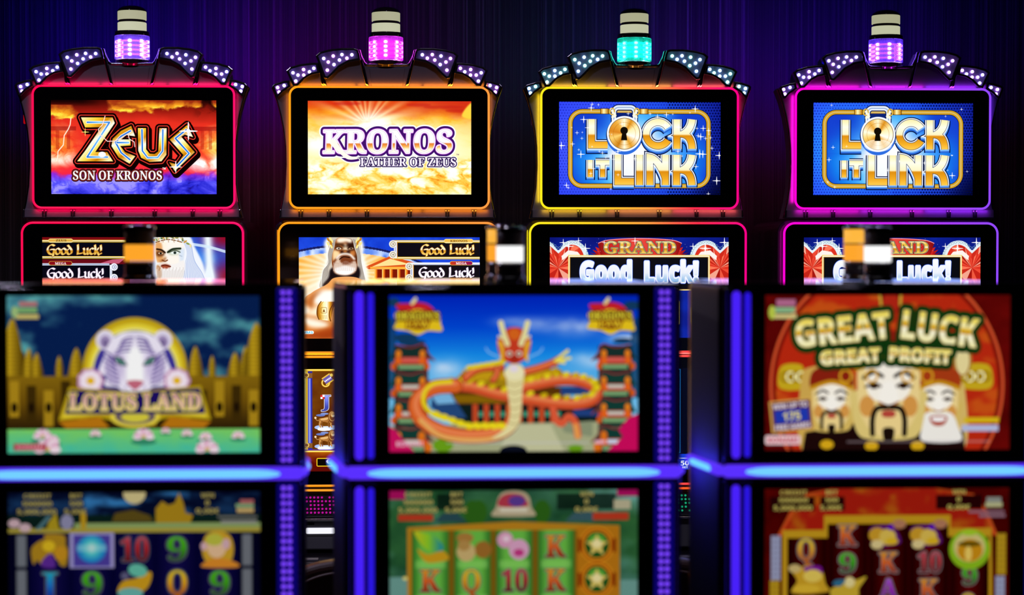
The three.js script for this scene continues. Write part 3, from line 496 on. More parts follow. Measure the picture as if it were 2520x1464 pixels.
function artZeus() {
  return art(330, 655, 1390, 1250, 1, (c) => {
    wash(c, 330, 655, 1390, 1250, 530, (u, v) => {
      const n = fbm(u * 5 + 1, v * 5), n2 = fbm(u * 16 + 5, v * 12), w = (n - 0.5) * 1.5, B = billow(u * 8 + w, v * 6 + w);
      let q = ramp([[0, [70, 8, 4]], [0.1, [140, 22, 12]], [0.24, [224, 46, 30]], [0.6, [240, 54, 42]], [0.74, [240, 40, 56]], [1, [200, 20, 140]]], v + (n - 0.5) * 0.08);
      q = mixc(q, ramp([[0, [200, 60, 10]], [0.4, [250, 180, 40]], [1, [255, 240, 150]]], B), step01((bump2(u, v, 0.03, 0.5, 0.12, 0.2) + bump2(u, v, 0.99, 0.5, 0.10, 0.2)) * (0.4 + B) - 0.15));
      q = mixc(q, [20, 2, 2], step01((0.07 - v) * 16) * step01((0.3 - u) * 9) + step01((u - 0.85) * 12) * step01((0.15 - v + (n2 - 0.5) * 0.2) * 10) * 0.9);
      const cloud = (u0, u1, yb) => { const m = step01((yb - v + (n2 - 0.5) * 0.11) / 0.025) * step01((u - u0 + (n2 - 0.5) * 0.08) / 0.03) * step01((u1 - u + (n2 - 0.5) * 0.08) / 0.03), t = step01((yb - v) / (yb * 0.9)); q = mixc(q, ramp([[0, [255, 232, 70]], [0.3, [236, 150, 30]], [1, [150, 44, 16]]], t * 1.1 + (0.5 - B) * 0.7), m); };
      if (v > 0.05) cloud(-0.1, 0.15, 0.2); cloud(0.33, 0.62, 0.135); cloud(0.55, 0.93, 0.10); cloud(0.96, 1.1, 0.08);
      q = mixc(q, ramp([[0, [150, 20, 60]], [0.25, [250, 170, 120]], [0.6, [255, 250, 236]], [1, [255, 255, 255]]], B + 0.1), step01((bump2(u, v, 0.0, 0.63, 0.17, 0.08) + bump2(u, v, 0.98, 0.68, 0.2, 0.10)) * (0.5 + B) - 0.2));
      const low = step01((v - 0.75 - 0.03 * Math.sin(u * 9) + (n2 - 0.5) * 0.16) / 0.05); q = mixc(q, mixc(ramp([[0, [20, 8, 110]], [0.3, [40, 40, 205]], [0.75, [96, 90, 250]], [1, [190, 180, 255]]], B * 0.9), [214, 20, 200], step01(1 - (v - 0.74) / 0.13) * 0.75), low); return q;
    });
    c.fillStyle = 'rgba(140,14,14,0.55)'; c.fillRect(330, 822, 160, 26); c.fillRect(1230, 822, 160, 26);
    for (const x of [1288, 1340, 360, 430]) { c.fillStyle = 'rgba(150,10,10,0.35)'; c.fillRect(x, 846, 22, 120); }
    const bolt = [[458, 768], [452, 812], [440, 840], [414, 880], [408, 940], [374, 980], [372, 1020], [360, 1045]];
    line(c, bolt, 'rgba(255,200,140,0.6)', 9); line(c, bolt, '#fff', 3.5);
    const Z = [[522, 765], [724, 765], [738, 800], [612, 984], [688, 984], [726, 1043], [496, 1043], [548, 976], [652, 826], [584, 828], [548, 828]];
    const E = [[843, 818], [868, 884], [812, 876], [778, 904], [838, 904], [838, 942], [772, 946], [802, 984], [868, 1010], [832, 1058], [762, 1018], [716, 946], [724, 900], [778, 850]];
    const U = [[886, 832], [938, 832], [938, 966], [960, 994], [992, 996], [1016, 980], [1024, 832], [1070, 832], [1068, 1000], [1036, 1042], [960, 1046], [906, 1020], [888, 976]];
    const S = [[1202, 812], [1240, 888], [1186, 872], [1164, 886], [1250, 984], [1122, 1104], [1086, 1048], [1136, 1062], [1178, 1002], [1090, 904]];
    for (const [style, w] of [['#0c0000', 56], ['#f04030', 34], ['#160202', 24]]) for (const p of [Z, E, U, S]) { path(c, p); c.strokeStyle = style; c.lineWidth = w; c.stroke(); poly(c, p, style); if (w === 56) { c.save(); c.translate(10, 16); path(c, p); c.stroke(); c.restore(); } }
    [Z, E, U, S].forEach((p) => { const xs = p.map((q) => q[0]), a = Math.min(...xs), b = Math.max(...xs); const g = c.createLinearGradient(a, 780, b, 1060);
      [[0, '#fff6c8'], [0.2, '#ffcf3a'], [0.34, '#d08a10'], [0.46, '#fffbe8'], [0.6, '#ffd850'], [0.74, '#c47a08'], [0.88, '#fff0b0'], [1, '#f0b020']].forEach(([t, s]) => g.addColorStop(t, s)); poly(c, p, g); });
    const blue = (pts) => { line(c, pts, '#fff', 17); line(c, pts, hgrad(c, pts[0][0], pts[0][0] + 160, [[0, '#2a78d8'], [0.5, '#7cc8ff'], [1, '#2468c8']]), 10); };
    blue([[562, 796], [704, 796], [560, 1016], [690, 1016]]); blue([[838, 850], [778, 884], [742, 922], [778, 988], [834, 1032]]); blue([[752, 924], [826, 924]]); blue([[912, 842], [914, 976], [948, 1020], [1012, 1018], [1044, 976], [1046, 842]]); blue([[1196, 842], [1126, 896], [1214, 992], [1130, 1078]]);
    line(c, [[676, 756], [660, 810], [632, 840], [640, 870], [690, 916], [742, 914], [822, 868], [830, 900], [862, 920], [866, 950]], 'rgba(255,120,100,0.5)', 8); line(c, [[676, 756], [660, 810], [632, 840], [640, 870], [690, 916], [742, 914], [822, 868], [830, 900], [862, 920], [866, 950]], '#fff', 3.5);
    word(c, 'SON OF KRONOS', 466, 1042, 1160, 58, SERIF, [['#140206', 22], ['#d83a2c', 12], ['#2a0406', 9]], '#fff4f4');
    word(c, 'TM', 1042, 1064, 1094, 13, SANS, [], '#fff'); star(c, 1210, 850, 60, '#fff'); star(c, 1128, 1078, 40, '#fff'); star(c, 548, 858, 26, '#ffe070'); oval(c, 656, 1000, 24, 18, '#fff');
  });
}
function artKronos() {
  return art(308, 652, 1358, 1250, 1, (c) => {
    wash(c, 308, 652, 1358, 1250, 420, (u, v) => {
      const n = fbm(u * 6 + 3, v * 9), n2 = fbm(u * 14, v * 14 + 4); const a = Math.atan2(v - 0.25, (u - 0.36) * 1.75), ray = 0.5 + 0.5 * Math.sin(a * 23 + 3 * vnoise(a * 5, 2));
      let q = ramp([[0, [214, 52, 16]], [0.1, [226, 90, 20]], [0.22, [250, 176, 30]], [0.36, [255, 220, 90]], [0.55, [255, 236, 150]], [0.75, [255, 214, 90]], [1, [250, 190, 50]]], v + (n - 0.5) * 0.2);
      q = mixc(q, [200, 40, 20], Math.max(0, 1 - v / 0.2) * Math.max(0, (u - 0.5) * 2) * (0.4 + n2)); q = mixc(q, [255, 232, 150], ray * bump2(u, v, 0.36, 0.2, 0.3, 0.25) * 0.7);
      q = mixc(q, [255, 255, 255], bump2(u, v, 0.4, 0.24, 0.14, 0.12) + bump2(u, v, 0.55, 0.5, 0.42, 0.2) * 0.95 + bump2(u, v, 0.05, 0.45, 0.12, 0.12) * 0.8);
      const w = (n - 0.5) * 1.4, B = billow(u * 10 + w, v * 9 + w), cl = ramp([[0, [196, 78, 14]], [0.12, [238, 150, 30]], [0.3, [255, 206, 80]], [0.5, [255, 238, 170]], [0.75, [255, 253, 244]], [1, [255, 255, 255]]], B * (0.95 - 0.5 * step01((v - 0.7) * 2)) + 0.02); q = mixc(q, cl, step01((v - 0.6 + (n2 - 0.5) * 0.2) / 0.1) * 0.95); q = mixc(q, cl, step01((0.5 - v) * 6) * step01((v - 0.12) * 8) * 0.3); return q;
    });
    for (const [x, y, w] of [[1180, 690, 130], [1280, 712, 90], [1020, 676, 80], [560, 668, 90]]) soft(c, 5, () => oval(c, x, y, w, 11, 'rgba(190,30,24,0.6)')); soft(c, 4, () => blob(c, [[1300, 750], [1320, 700], [1370, 660], [1370, 760]], '#fbd040'));
    const L = [['#ffffff', 62], ['#3c0f66', 46], ['#c060d0', 20], ['#ffffff', 13]], g = (cc, a, b) => vgrad(cc, a, b, [[0, '#ffffff'], [0.56, '#f8f4ff'], [0.62, '#e07a2c'], [0.74, '#f4b458'], [0.84, '#fff2cc'], [1, '#fffdf6']]);
    const tail = [[478, 900], [530, 968], [578, 1004], [626, 1012], [622, 1024], [560, 1024], [500, 976], [446, 918]];
    for (const [st, w] of [['#ffffff', 44], ['#3c0f66', 30]]) { smooth(c, tail, true); c.strokeStyle = st; c.lineWidth = w; c.stroke(); }
    c.save(); c.transform(1, -0.006, -0.03, 1, 30, 6); word(c, 'KRONOS', 402, 1240, 982, 148, SERIF, L, g); word(c, 'KRONOS', 402, 1240, 982, 148, SERIF, [['rgba(120,80,150,0.55)', 2]], null); c.restore();
    blob(c, tail, '#fff6e6'); for (const [a, b] of [[712, 0], [1000, 0]]) curve(c, [[a, 860], [a - 14, 900], [a, 946]], 'rgba(120,80,150,0.5)', 2);
    word(c, 'FATHER OF ZEUS', 642, 1264, 1069, 54, SERIF, [['#fff', 22], ['#241048', 13]], '#f6ecff'); word(c, 'TM', 1262, 1280, 998, 9, SANS, [], '#60406a');
  });
}
function strokeWord(c, glyphs, w, deep) {                 // block letters given as pen paths, raised and edged
  const each = (f) => glyphs.forEach(f), st = (p, s, lw) => { c.save(); c.lineJoin = 'miter'; c.lineCap = 'butt'; c.beginPath(); p(c); c.strokeStyle = s; c.lineWidth = lw; c.stroke(); c.restore(); };
  for (let k = deep; k >= 0; k -= 2) each((p) => { c.save(); c.translate(0, k); st(p, '#04103a', w + 30); c.restore(); });
  for (let k = deep; k > 0; k -= 1) each((p) => { c.save(); c.translate(0, k); st(p, k > deep * 0.5 ? '#2a66d0' : '#7ab4f4', w + 17); c.restore(); });
  each((p) => st(p, '#f4f8ff', w + 18)); each((p) => st(p, '#16305c', w + 6));
  each((p, i) => { const [y0, y1] = p.span; st(p, vgrad(c, y0, y1, [[0, '#ffe9a8'], [0.25, '#fff8e4'], [0.5, '#ffeec0'], [0.56, '#d88a10'], [0.8, '#eca824'], [1, '#ffc850']]), w); });
}
function glyph(span, f) { f.span = span; return f; }
function artLock(v) {
  return art(300, 655, 1340, 1248, 1, (c) => {
    wash(c, 300, 655, 1340, 1248, 260, (u, w) => { let q = ramp([[0, [40, 60, 235]], [0.6, [30, 80, 230]], [1, [16, 30, 150]]], u); q = mixc(q, v ? [40, 150, 255] : [70, 90, 250], bump2(u, w, 0.2, 0.5, 0.3, 0.5)); q = mixc(q, [2, 4, 30], Math.max(0, (u - 0.8) * 5) * Math.max(0, (w - 0.55) * 2.4)); return q; });
    for (let j = 0; j < 34; j++) for (let i = 0; i < 60; i++) { const x = 300 + i * 18 + (j % 2) * 9, y = 655 + j * 18, e = Math.max(Math.abs(x - 820) / 520, Math.abs(y - 950) / 300), r = Math.max(0, (x > 820 ? 9.5 : 6.4) * (e - 0.5)); if (r > 0.6) oval(c, x, y, r * 1.5, r * 1.5, x > 1000 ? 'rgba(0,6,70,0.9)' : v ? 'rgba(10,20,150,0.75)' : 'rgba(16,24,160,0.6)'); }
    rrect(c, 372, 716, 890, 476, 78); c.save(); c.clip();
    wash(c, 360, 700, 1270, 1200, 260, (u, w) => { const a = Math.atan2(w - 0.55, (u - 0.5) * 1.8), d = Math.hypot((u - 0.5) * 1.8, w - 0.6); let q = ramp([[0, [255, 255, 255]], [0.3, [235, 240, 255]], [0.5, [80, 180, 255]], [0.75, [20, 120, 230]], [1, [24, 50, 200]]], d + 0.12 * (vnoise(a * 6, d * 3) - 0.5)); q = mixc(q, [20, 60, 200], bump2(u, w, 0.12, 0.1, 0.2, 0.3) + bump2(u, w, 0.85, 0.15, 0.15, 0.3)); return q; });
    c.restore();
    rrect(c, 372, 716, 890, 476, 78); c.strokeStyle = '#07113c'; c.lineWidth = 34; c.stroke(); c.strokeStyle = '#f0b820'; c.lineWidth = 26; c.stroke(); c.strokeStyle = '#fff0a0'; c.lineWidth = 10; c.stroke(); c.setLineDash([5, 9]); c.strokeStyle = '#8a5200'; c.lineWidth = 22; c.globalAlpha = 0.38; c.stroke(); c.setLineDash([]); c.globalAlpha = 1;
    for (const x of [566, 820]) { c.fillStyle = hgrad(c, x, x + 52, [[0, '#c07808'], [0.4, '#fff2b0'], [1, '#b06a00']]); c.fillRect(x, 698, 52, 34); c.strokeStyle = '#3a2000'; c.lineWidth = 3; c.strokeRect(x, 698, 52, 34); }
    // hanging shackle
    rrect(c, 652, 690, 136, 120, 30); c.strokeStyle = '#0a1a50'; c.lineWidth = 40; c.stroke(); c.strokeStyle = '#e4ecfa'; c.lineWidth = 28; c.stroke(); c.strokeStyle = '#9ab0d4'; c.lineWidth = 8; c.stroke();
    c.fillStyle = '#0a2070'; c.fillRect(672, 724, 96, 60); for (const x of [640, 800]) ring(c, x, 716, 16, 20, '#d8b040', 8); for (const s of [-1, 1]) line(c, [[720 + s * 80, 712], [720 + s * 58, 742], [720 + s * 78, 752]], '#f4f0d8', 14);
    const box = (x0, x1, y0, y1, w) => ({ x0: x0 + w / 2, x1: x1 - w / 2, y0: y0 + w / 2, y1: y1 - w / 2 });
    const Lg = (x0, x1, y0, y1) => glyph([y0, y1], (d) => { d.moveTo(x0 + 22, y0); d.lineTo(x0 + 22, y1 - 22); d.lineTo(x1, y1 - 22); });
    const Kg = (x0, x1, y0, y1) => glyph([y0, y1], (d) => { d.moveTo(x0 + 22, y0); d.lineTo(x0 + 22, y1); d.moveTo(x1 - 22, y0); d.quadraticCurveTo(x1 - 30, y0 + 70, x0 + 60, (y0 + y1) / 2); d.quadraticCurveTo(x1 - 24, (y0 + y1) / 2 + 10, x1 - 22, y1); });
    const Cg = glyph([762, 956], (d) => { d.arc(936, 859, 76, -0.55, 0.55, true); });
    strokeWord(c, [Lg(486, 612, 765, 952), Cg, Kg(1036, 1178, 765, 954)], 43, 22);
    strokeWord(c, [glyph([1026, 1136], (d) => { d.moveTo(500, 1026); d.lineTo(500, 1136); }), glyph([1026, 1136], (d) => { d.moveTo(534, 1043); d.lineTo(624, 1043); d.moveTo(580, 1043); d.lineTo(580, 1136); })], 31, 18);
    strokeWord(c, [Lg(656, 782, 992, 1186), glyph([992, 1186], (d) => { d.moveTo(818, 992); d.lineTo(818, 1186); }), glyph([992, 1186], (d) => { d.moveTo(884, 1186); d.lineTo(884, 1010); d.quadraticCurveTo(940, 1020, 984, 1140); d.lineTo(984, 1186); d.moveTo(984, 992); d.lineTo(984, 1150); }), Kg(1034, 1178, 992, 1186)], 43, 16);
    oval(c, 720, 868, 118, 122, '#0a1a50'); oval(c, 720, 880, 112, 112, '#2c6ad8'); oval(c, 720, 858, 113, 113, '#f2f6ff'); oval(c, 720, 858, 101, 101, '#5a3a00'); oval(c, 720, 858, 98, 98, v ? '#f2dca8' : '#f2c060');
    { const g = c.createConicGradient(-0.4, 720, 858); [[0, '#fff4cc'], [0.08, '#d88c1c'], [0.16, '#ffe9a8'], [0.3, '#fffaf0'], [0.42, '#e09a28'], [0.5, '#fff6d8'], [0.58, '#c87c14'], [0.7, '#f8d070'], [0.78, v ? '#fff8e0' : '#d88420'], [0.9, '#e8a83c'], [1, '#fff4cc']].forEach(([t, q]) => g.addColorStop(t, q)); oval(c, 720, 858, 97, 97, g); }
    ring(c, 720, 858, 72, 72, 'rgba(160,90,0,0.35)', 3); if (v) oval(c, 720, 930, 90, 40, 'rgba(255,255,255,0.55)'); oval(c, 718, 838, 24, 24, '#120c04'); poly(c, [[706, 848], [730, 848], [738, 900], [698, 900]], '#120c04');
    for (let k = 0; k < (v ? 16 : 46); k++) { const x = 320 + hash(k, 5 + v) * 1000, y = 670 + hash(k, 17 + v) * 560; star(c, x, y, 6 + hash(k, 9) * (v ? 9 : 14), '#fff'); }
    for (const [x, y, r] of v ? [[1206, 1122, 22], [402, 1022, 16], [428, 942, 14]] : [[314, 935, 26], [458, 768, 24], [440, 990, 26], [1212, 876, 24], [1228, 822, 20], [1316, 1158, 28], [1332, 996, 26], [1206, 986, 30], [1226, 988, 26], [1262, 1242, 14], [506, 694, 22], [1176, 698, 24], [704, 796, 18], [678, 972, 20]]) star(c, x, y, r, '#fff');
    if (v) word(c, 'TM', 1196, 1210, 996, 8, SANS, [], '#fff');
  });
}
function ruled(c, x0, x1, y, top, cols) { c.fillStyle = cols[0]; c.fillRect(x0, y, x1 - x0, top); c.fillStyle = cols[1]; c.fillRect(x0, y + top * 0.35, x1 - x0, top * 0.3); }
function pill(c, x, y, w, h, fill, edge) { rrect(c, x, y, w, h, h / 2); c.fillStyle = fill; c.fill(); c.strokeStyle = edge; c.lineWidth = h * 0.09; c.stroke(); }
function artZeusLuck() {
  return art(270, 168, 1448, 818, 0.9, (c) => {
    c.fillStyle = '#7c0a12'; c.fillRect(270, 168, 1200, 660); wash(c, 820, 168, 1448, 818, 240, (u, v) => { let q = mixc([20, 40, 190], [60, 150, 255], fbm(u * 5, v * 5)); q = mixc(q, [150, 10, 40], bump2(u, v, 1.0, 0.0, 0.22, 0.12) + bump2(u, v, 1.02, 0.4, 0.16, 0.16)); q = mixc(q, [240, 250, 255], bump2(u - (v - 0.2) * 0.06, 0, 0.83, 0, 0.05, 1) * (v < 0.45 ? 1 : 0.3) + bump2(u, v, 0.35, 0.42, 0.22, 0.4) * 0.9 + bump2(u, v, 0.7, 0.42, 0.18, 0.1)); return q; });
    curve(c, [[1200, 208], [1330, 228], [1448, 260]], 'rgba(220,240,255,0.85)', 18);
    c.fillStyle = '#070714'; c.fillRect(270, 190, 560, 480); c.fillStyle = '#7c0a12'; c.fillRect(270, 168, 560, 20);
    for (const y of [190, 294]) { c.fillStyle = '#f2c83a'; c.fillRect(270, y - 5, 545, 16); c.fillStyle = '#fffbe0'; c.fillRect(270, y - 1, 530, 5); c.fillStyle = '#2a2440'; c.fillRect(270, y + 5, 520, 2); }
    c.fillStyle = '#6a0a16'; c.fillRect(270, 310, 540, 30); c.fillStyle = '#d8e2f4'; c.fillRect(270, 334, 430, 14); c.fillStyle = '#8090b8'; c.fillRect(270, 339, 430, 4);
    poly(c, [[640, 334], [720, 310], [800, 304], [760, 336]], '#c85a78');
    pill(c, 310, 178, 156, 24, vgrad(c, 178, 202, [[0, '#f8d470'], [0.5, '#e0a838'], [1, '#fff0b0']]), '#fff0a0'); word(c, 'ZEUS', 356, 426, 196, 15, SERIF, [], '#4a2c08');
    pill(c, 312, 322, 148, 24, '#8c0c18', '#f2d040'); word(c, 'MEGA', 350, 424, 343, 16, SERIF, [], '#fff');
    penText(c, 'Good Luck!', 300, 216, 62, 1.03, '#7a3c08', vgrad(c, 214, 284, [[0, '#ffe27a'], [0.45, '#fff8d8'], [0.6, '#d8941c'], [1, '#ffe88a']]));
    penText(c, 'Good Luck!', 300, 366, 62, 1.06, '#3a2440', '#fdf6ff');
    c.fillStyle = '#f4f6ff'; c.fillRect(702, 344, 16, 200); c.fillStyle = '#98a8d0'; c.fillRect(708, 344, 4, 200); for (const y of [358, 426]) { oval(c, 730, y, 24, 24, '#f4f6ff'); ring(c, 732, y, 13, 13, '#9098c0', 4); oval(c, 733, y, 5, 5, '#9098c0'); }
    for (let r = 0; r < 3; r++) { c.fillStyle = '#d8e2f4'; c.fillRect(270, 470 + r * 110, 430, 12); }
    // bearded man
    soft(c, 5, () => blob(c, [[985, 170], [1010, 150], [1120, 130], [1215, 160], [1250, 230], [1300, 330], [1330, 440], [1400, 560], [1400, 830], [940, 830], [950, 560], [1000, 420], [990, 300]], '#f4f8ff'));
    for (let k = 0; k < 40; k++) { const t = k / 40; curve(c, [[1170 + 60 * t, 180 + 40 * t], [1200 + 50 * t, 260 + 60 * t], [1190 + 110 * t, 340 + 60 * t], [1180 + 160 * t, 440 + 60 * t]], ['#a8bce8', '#ffffff', '#d0dcf8'][k % 3], 4); }
    const f2 = [[1003, 200], [1060, 182], [1140, 188], [1184, 230], [1178, 310], [1150, 370], [1090, 400], [1030, 384], [1006, 330], [998, 262]]; blob(c, f2, '#fff8ee'); c.save(); smooth(c, f2, true); c.clip();
    soft(c, 6, () => { blob(c, [[1000, 200], [1036, 206], [1050, 262], [1058, 300], [1040, 326], [1010, 330], [996, 280]], '#e8a868'); blob(c, [[1046, 200], [1070, 196], [1066, 250], [1056, 300], [1046, 290]], '#fff6e4'); blob(c, [[1004, 258], [1050, 262], [1050, 284], [1010, 290]], '#6a3414'); blob(c, [[1080, 250], [1160, 244], [1156, 274], [1090, 280]], '#c8d0b8'); blob(c, [[1150, 260], [1184, 240], [1180, 330], [1160, 340]], '#dce8f8'); curve(c, [[1062, 300], [1050, 316], [1030, 322]], '#a05828', 10); });
    soft(c, 1.5, () => { curve(c, [[1006, 244], [1036, 250], [1058, 266]], '#2a1408', 11); curve(c, [[1076, 264], [1108, 244], [1158, 240]], '#1c2818', 12); blob(c, [[1092, 268], [1122, 256], [1150, 266], [1122, 278]], '#f0f8f4'); oval(c, 1122, 267, 9, 9, '#122018'); blob(c, [[1014, 270], [1032, 264], [1046, 272], [1030, 278]], '#f4dcb8'); oval(c, 1031, 271, 7, 7, '#140c06'); curve(c, [[1086, 264], [1122, 252], [1156, 264]], '#182414', 5); curve(c, [[1040, 314], [1058, 322], [1074, 314]], '#7a3814', 7); curve(c, [[1150, 284], [1168, 290]], '#90a0b8', 3); }); c.restore();
    soft(c, 3, () => { blob(c, [[1002, 340], [1030, 330], [1070, 334], [1120, 340], [1178, 316], [1184, 380], [1150, 450], [1080, 500], [1020, 460], [998, 400]], '#f8f4f2'); blob(c, [[1004, 350], [1030, 360], [1036, 420], [1012, 430]], '#c89468'); blob(c, [[1032, 346], [1062, 340], [1092, 350], [1080, 366], [1044, 366]], '#a8482c'); });
    curve(c, [[1034, 352], [1060, 346], [1094, 356]], '#5a1408', 6); curve(c, [[1018, 344], [1040, 332], [1070, 334]], '#f0e0d0', 8); for (let k = 0; k < 50; k++) curve(c, [[1006 + k * 3.6, 372 + 12 * Math.sin(k * 2.1)], [1006 + k * 3.5, 410], [1014 + k * 3, 468]], k % 2 ? 'rgba(150,130,120,0.5)' : '#fff', 2);
    for (let k = 0; k < 15; k++) { const x = 985 + k * 17, y = 186 - Math.sin(k / 14 * Math.PI) * 18 + (k > 10 ? (k - 10) * 9 : 0); oval(c, x, y, 13, 6, ['#d8a030', '#8aa050', '#f0e0a0', '#5a8040'][k % 4], k); }
    curve(c, [[1000, 200], [1080, 182], [1170, 200]], '#7a4a20', 6); for (let k = 0; k < 12; k++) curve(c, [[990 + k * 16, 168], [998 + k * 16, 180], [992 + k * 18, 200]], k % 2 ? '#c09878' : '#fff', 4);
  });
}
function artKronosLuck() {
  return art(25, 115, 2198, 1333, 0.5, (c) => {
    wash(c, 25, 115, 2198, 1333, 320, (u, v) => {
      const a = Math.atan2(v - 0.34, u - 0.25), ray = 0.5 + 0.5 * Math.sin(a * 26), n = fbm(u * 8, v * 6); let q = mixc([255, 196, 60], [255, 120, 10], n * 0.8); q = mixc(q, [255, 240, 190], ray * 0.55);
      q = mixc(q, [255, 255, 252], bump2(u, v, 0.24, 0.3, 0.16, 0.3) + bump2(u, v, 0.1, 0.7, 0.16, 0.25)); const arc = v - 0.075 - 0.55 * (u - 0.24) ** 2 * 1.6; if (arc < 0.075) q = mixc([230, 240, 255], [60, 110, 230], vnoise(u * 40, v * 20)); if (arc < 0.02) q = [20, 26, 90]; if (arc < 0.0) q = mixc([16, 50, 190], [30, 80, 230], fbm(u * 20, v * 12)); return q; });
    // temple
    poly(c, [[820, 470], [1120, 340], [1420, 420], [1420, 480], [860, 500]], '#d85018'); poly(c, [[900, 470], [1120, 372], [1360, 440]], '#ffdc90'); c.fillStyle = '#ffb040'; c.fillRect(880, 470, 520, 24); c.fillStyle = '#7a1404'; c.fillRect(930, 500, 460, 560);
    for (let k = 0; k < 6; k++) { c.fillStyle = hgrad(c, 930 + k * 92, 970 + k * 92, [[0, '#ffe080'], [0.5, '#ff9020'], [1, '#a02c04']]); c.fillRect(930 + k * 92, 500, 40, 560); }
    wash(c, 480, 700, 2198, 1333, 90, (u, v) => mixc([255, 170, 60], [190, 60, 10], fbm(u * 6, v * 4) * 0.7 + v * 0.5));
    // hair, face, beard
    soft(c, 8, () => blob(c, [[330, 190], [380, 120], [560, 70], [740, 110], [800, 200], [800, 330], [850, 520], [850, 760], [700, 760], [520, 700], [300, 740], [250, 690], [330, 480], [350, 330]], '#fffaf0'));
    blob(c, [[390, 130], [560, 80], [730, 120], [770, 260], [790, 480], [840, 700], [700, 720], [560, 660], [330, 720], [270, 690], [350, 470], [380, 300]], '#cfc4b4');
    for (let k = 0; k < 30; k++) { const t = k / 30, sh = ['#2a1a14', '#fffdf6', '#8a7c70', '#f4ecdc'][k % 4]; curve(c, [[470 - 60 * t, 140 + 30 * t], [430 - 60 * t, 260 + 50 * t], [410 - 40 * t, 400 + 30 * t], [370 - 60 * t, 520], [290 + 130 * (1 - t), 700]], sh, 7); curve(c, [[680 + 60 * t, 140 + 30 * t], [720 + 50 * t, 280 + 40 * t], [740 + 40 * t, 420], [770 + 40 * t, 560], [740 + 110 * t, 720]], sh, 7); }
    soft(c, 5, () => blob(c, [[430, 480], [380, 600], [310, 700], [420, 720], [560, 640], [740, 620], [724, 460]], '#140a10'));
    const face = [[480, 130], [570, 118], [660, 140], [690, 240], [720, 330], [722, 440], [680, 530], [580, 566], [470, 530], [424, 440], [424, 330], [450, 240]]; blob(c, face, hgrad(c, 424, 722, [[0, '#8a4014'], [0.35, '#b86a30'], [0.55, '#7a3410'], [0.7, '#381208'], [1, '#5a260c']]));
    c.save(); smooth(c, face, true); c.clip();
    soft(c, 7, () => { blob(c, [[484, 130], [570, 116], [660, 134], [650, 186], [590, 170], [500, 186]], '#fdf0dc'); blob(c, [[566, 196], [600, 204], [622, 290], [590, 300], [556, 280]], '#ffe8c4'); blob(c, [[430, 290], [470, 262], [516, 300], [500, 360], [440, 400]], '#ffd8a0'); blob(c, [[630, 280], [690, 262], [700, 330], [650, 350]], '#c87838'); curve(c, [[462, 206], [530, 200], [572, 224]], '#180804', 22); curve(c, [[680, 208], [630, 204], [596, 224]], '#180804', 20); oval(c, 500, 250, 44, 22, '#4a1c08'); oval(c, 652, 250, 40, 22, '#240c06'); });
    soft(c, 2, () => { blob(c, [[470, 248], [502, 232], [536, 252], [500, 264]], '#fff0d8'); blob(c, [[616, 254], [652, 234], [684, 248], [650, 264]], '#c8a078'); oval(c, 504, 249, 11, 10, '#140804'); oval(c, 652, 249, 11, 10, '#140804'); curve(c, [[464, 244], [502, 226], [544, 248]], '#140804', 7); curve(c, [[612, 250], [652, 228], [690, 244]], '#140804', 7); });
    soft(c, 4, () => { blob(c, [[522, 284], [580, 268], [636, 284], [622, 316], [540, 316]], '#2c0e06'); oval(c, 580, 284, 26, 14, '#c07030'); }); c.restore();
    soft(c, 4, () => { blob(c, [[430, 440], [466, 366], [530, 324], [580, 316], [640, 324], [704, 384], [726, 450], [692, 540], [580, 574], [458, 546]], '#7a3a1c'); blob(c, [[440, 470], [480, 380], [520, 350], [520, 400], [560, 450], [640, 440], [690, 400], [718, 460], [690, 540], [580, 572], [460, 545]], '#d8b8a0'); blob(c, [[460, 490], [520, 470], [580, 455], [650, 470], [700, 490], [660, 545], [580, 566], [480, 545]], '#ffffff'); curve(c, [[478, 366], [520, 326], [580, 314], [640, 326], [690, 376]], '#fff6ea', 24); });
    for (let k = 0; k < 70; k++) { const x = 440 + k * 4; curve(c, [[x, 420 + 20 * Math.sin(k * 1.7)], [x + 3, 460], [x + 4 * Math.sin(k), 520]], k % 2 ? 'rgba(140,80,50,0.45)' : 'rgba(255,255,255,0.8)', 2.5); } curve(c, [[512, 380], [560, 350], [632, 358]], '#1c0804', 11);
    for (const q of [0, 1]) for (let k = 0; k < 7; k++) { oval(c, (q ? 740 : 400) + (q ? 1 : -1) * (Math.sin(k * 2) * 26), 124 + k * 17, 12, 26, k % 2 ? '#c88010' : '#ffe890', q ? 0.5 : -0.5); }
    // shoulders, folded arms, cuff
    blob(c, [[360, 680], [460, 600], [720, 600], [860, 720], [900, 1000], [880, 1333], [80, 1333], [80, 900], [180, 780]], '#e8a060');
    soft(c, 12, () => { blob(c, [[240, 790], [360, 740], [500, 740], [700, 780], [700, 900], [500, 900], [260, 930], [200, 880]], '#fffaf2'); blob(c, [[340, 720], [420, 650], [520, 620], [560, 690], [440, 730]], '#f0a050'); blob(c, [[90, 900], [150, 830], [250, 780], [190, 860], [170, 960]], '#c87030'); curve(c, [[280, 770], [190, 840], [170, 940], [220, 1000]], '#8a3c10', 14); blob(c, [[60, 940], [130, 960], [170, 1000], [100, 1070], [60, 1060]], '#fff0dc'); blob(c, [[240, 940], [160, 1000], [110, 1075], [260, 1080], [300, 1010]], '#ffeccc');
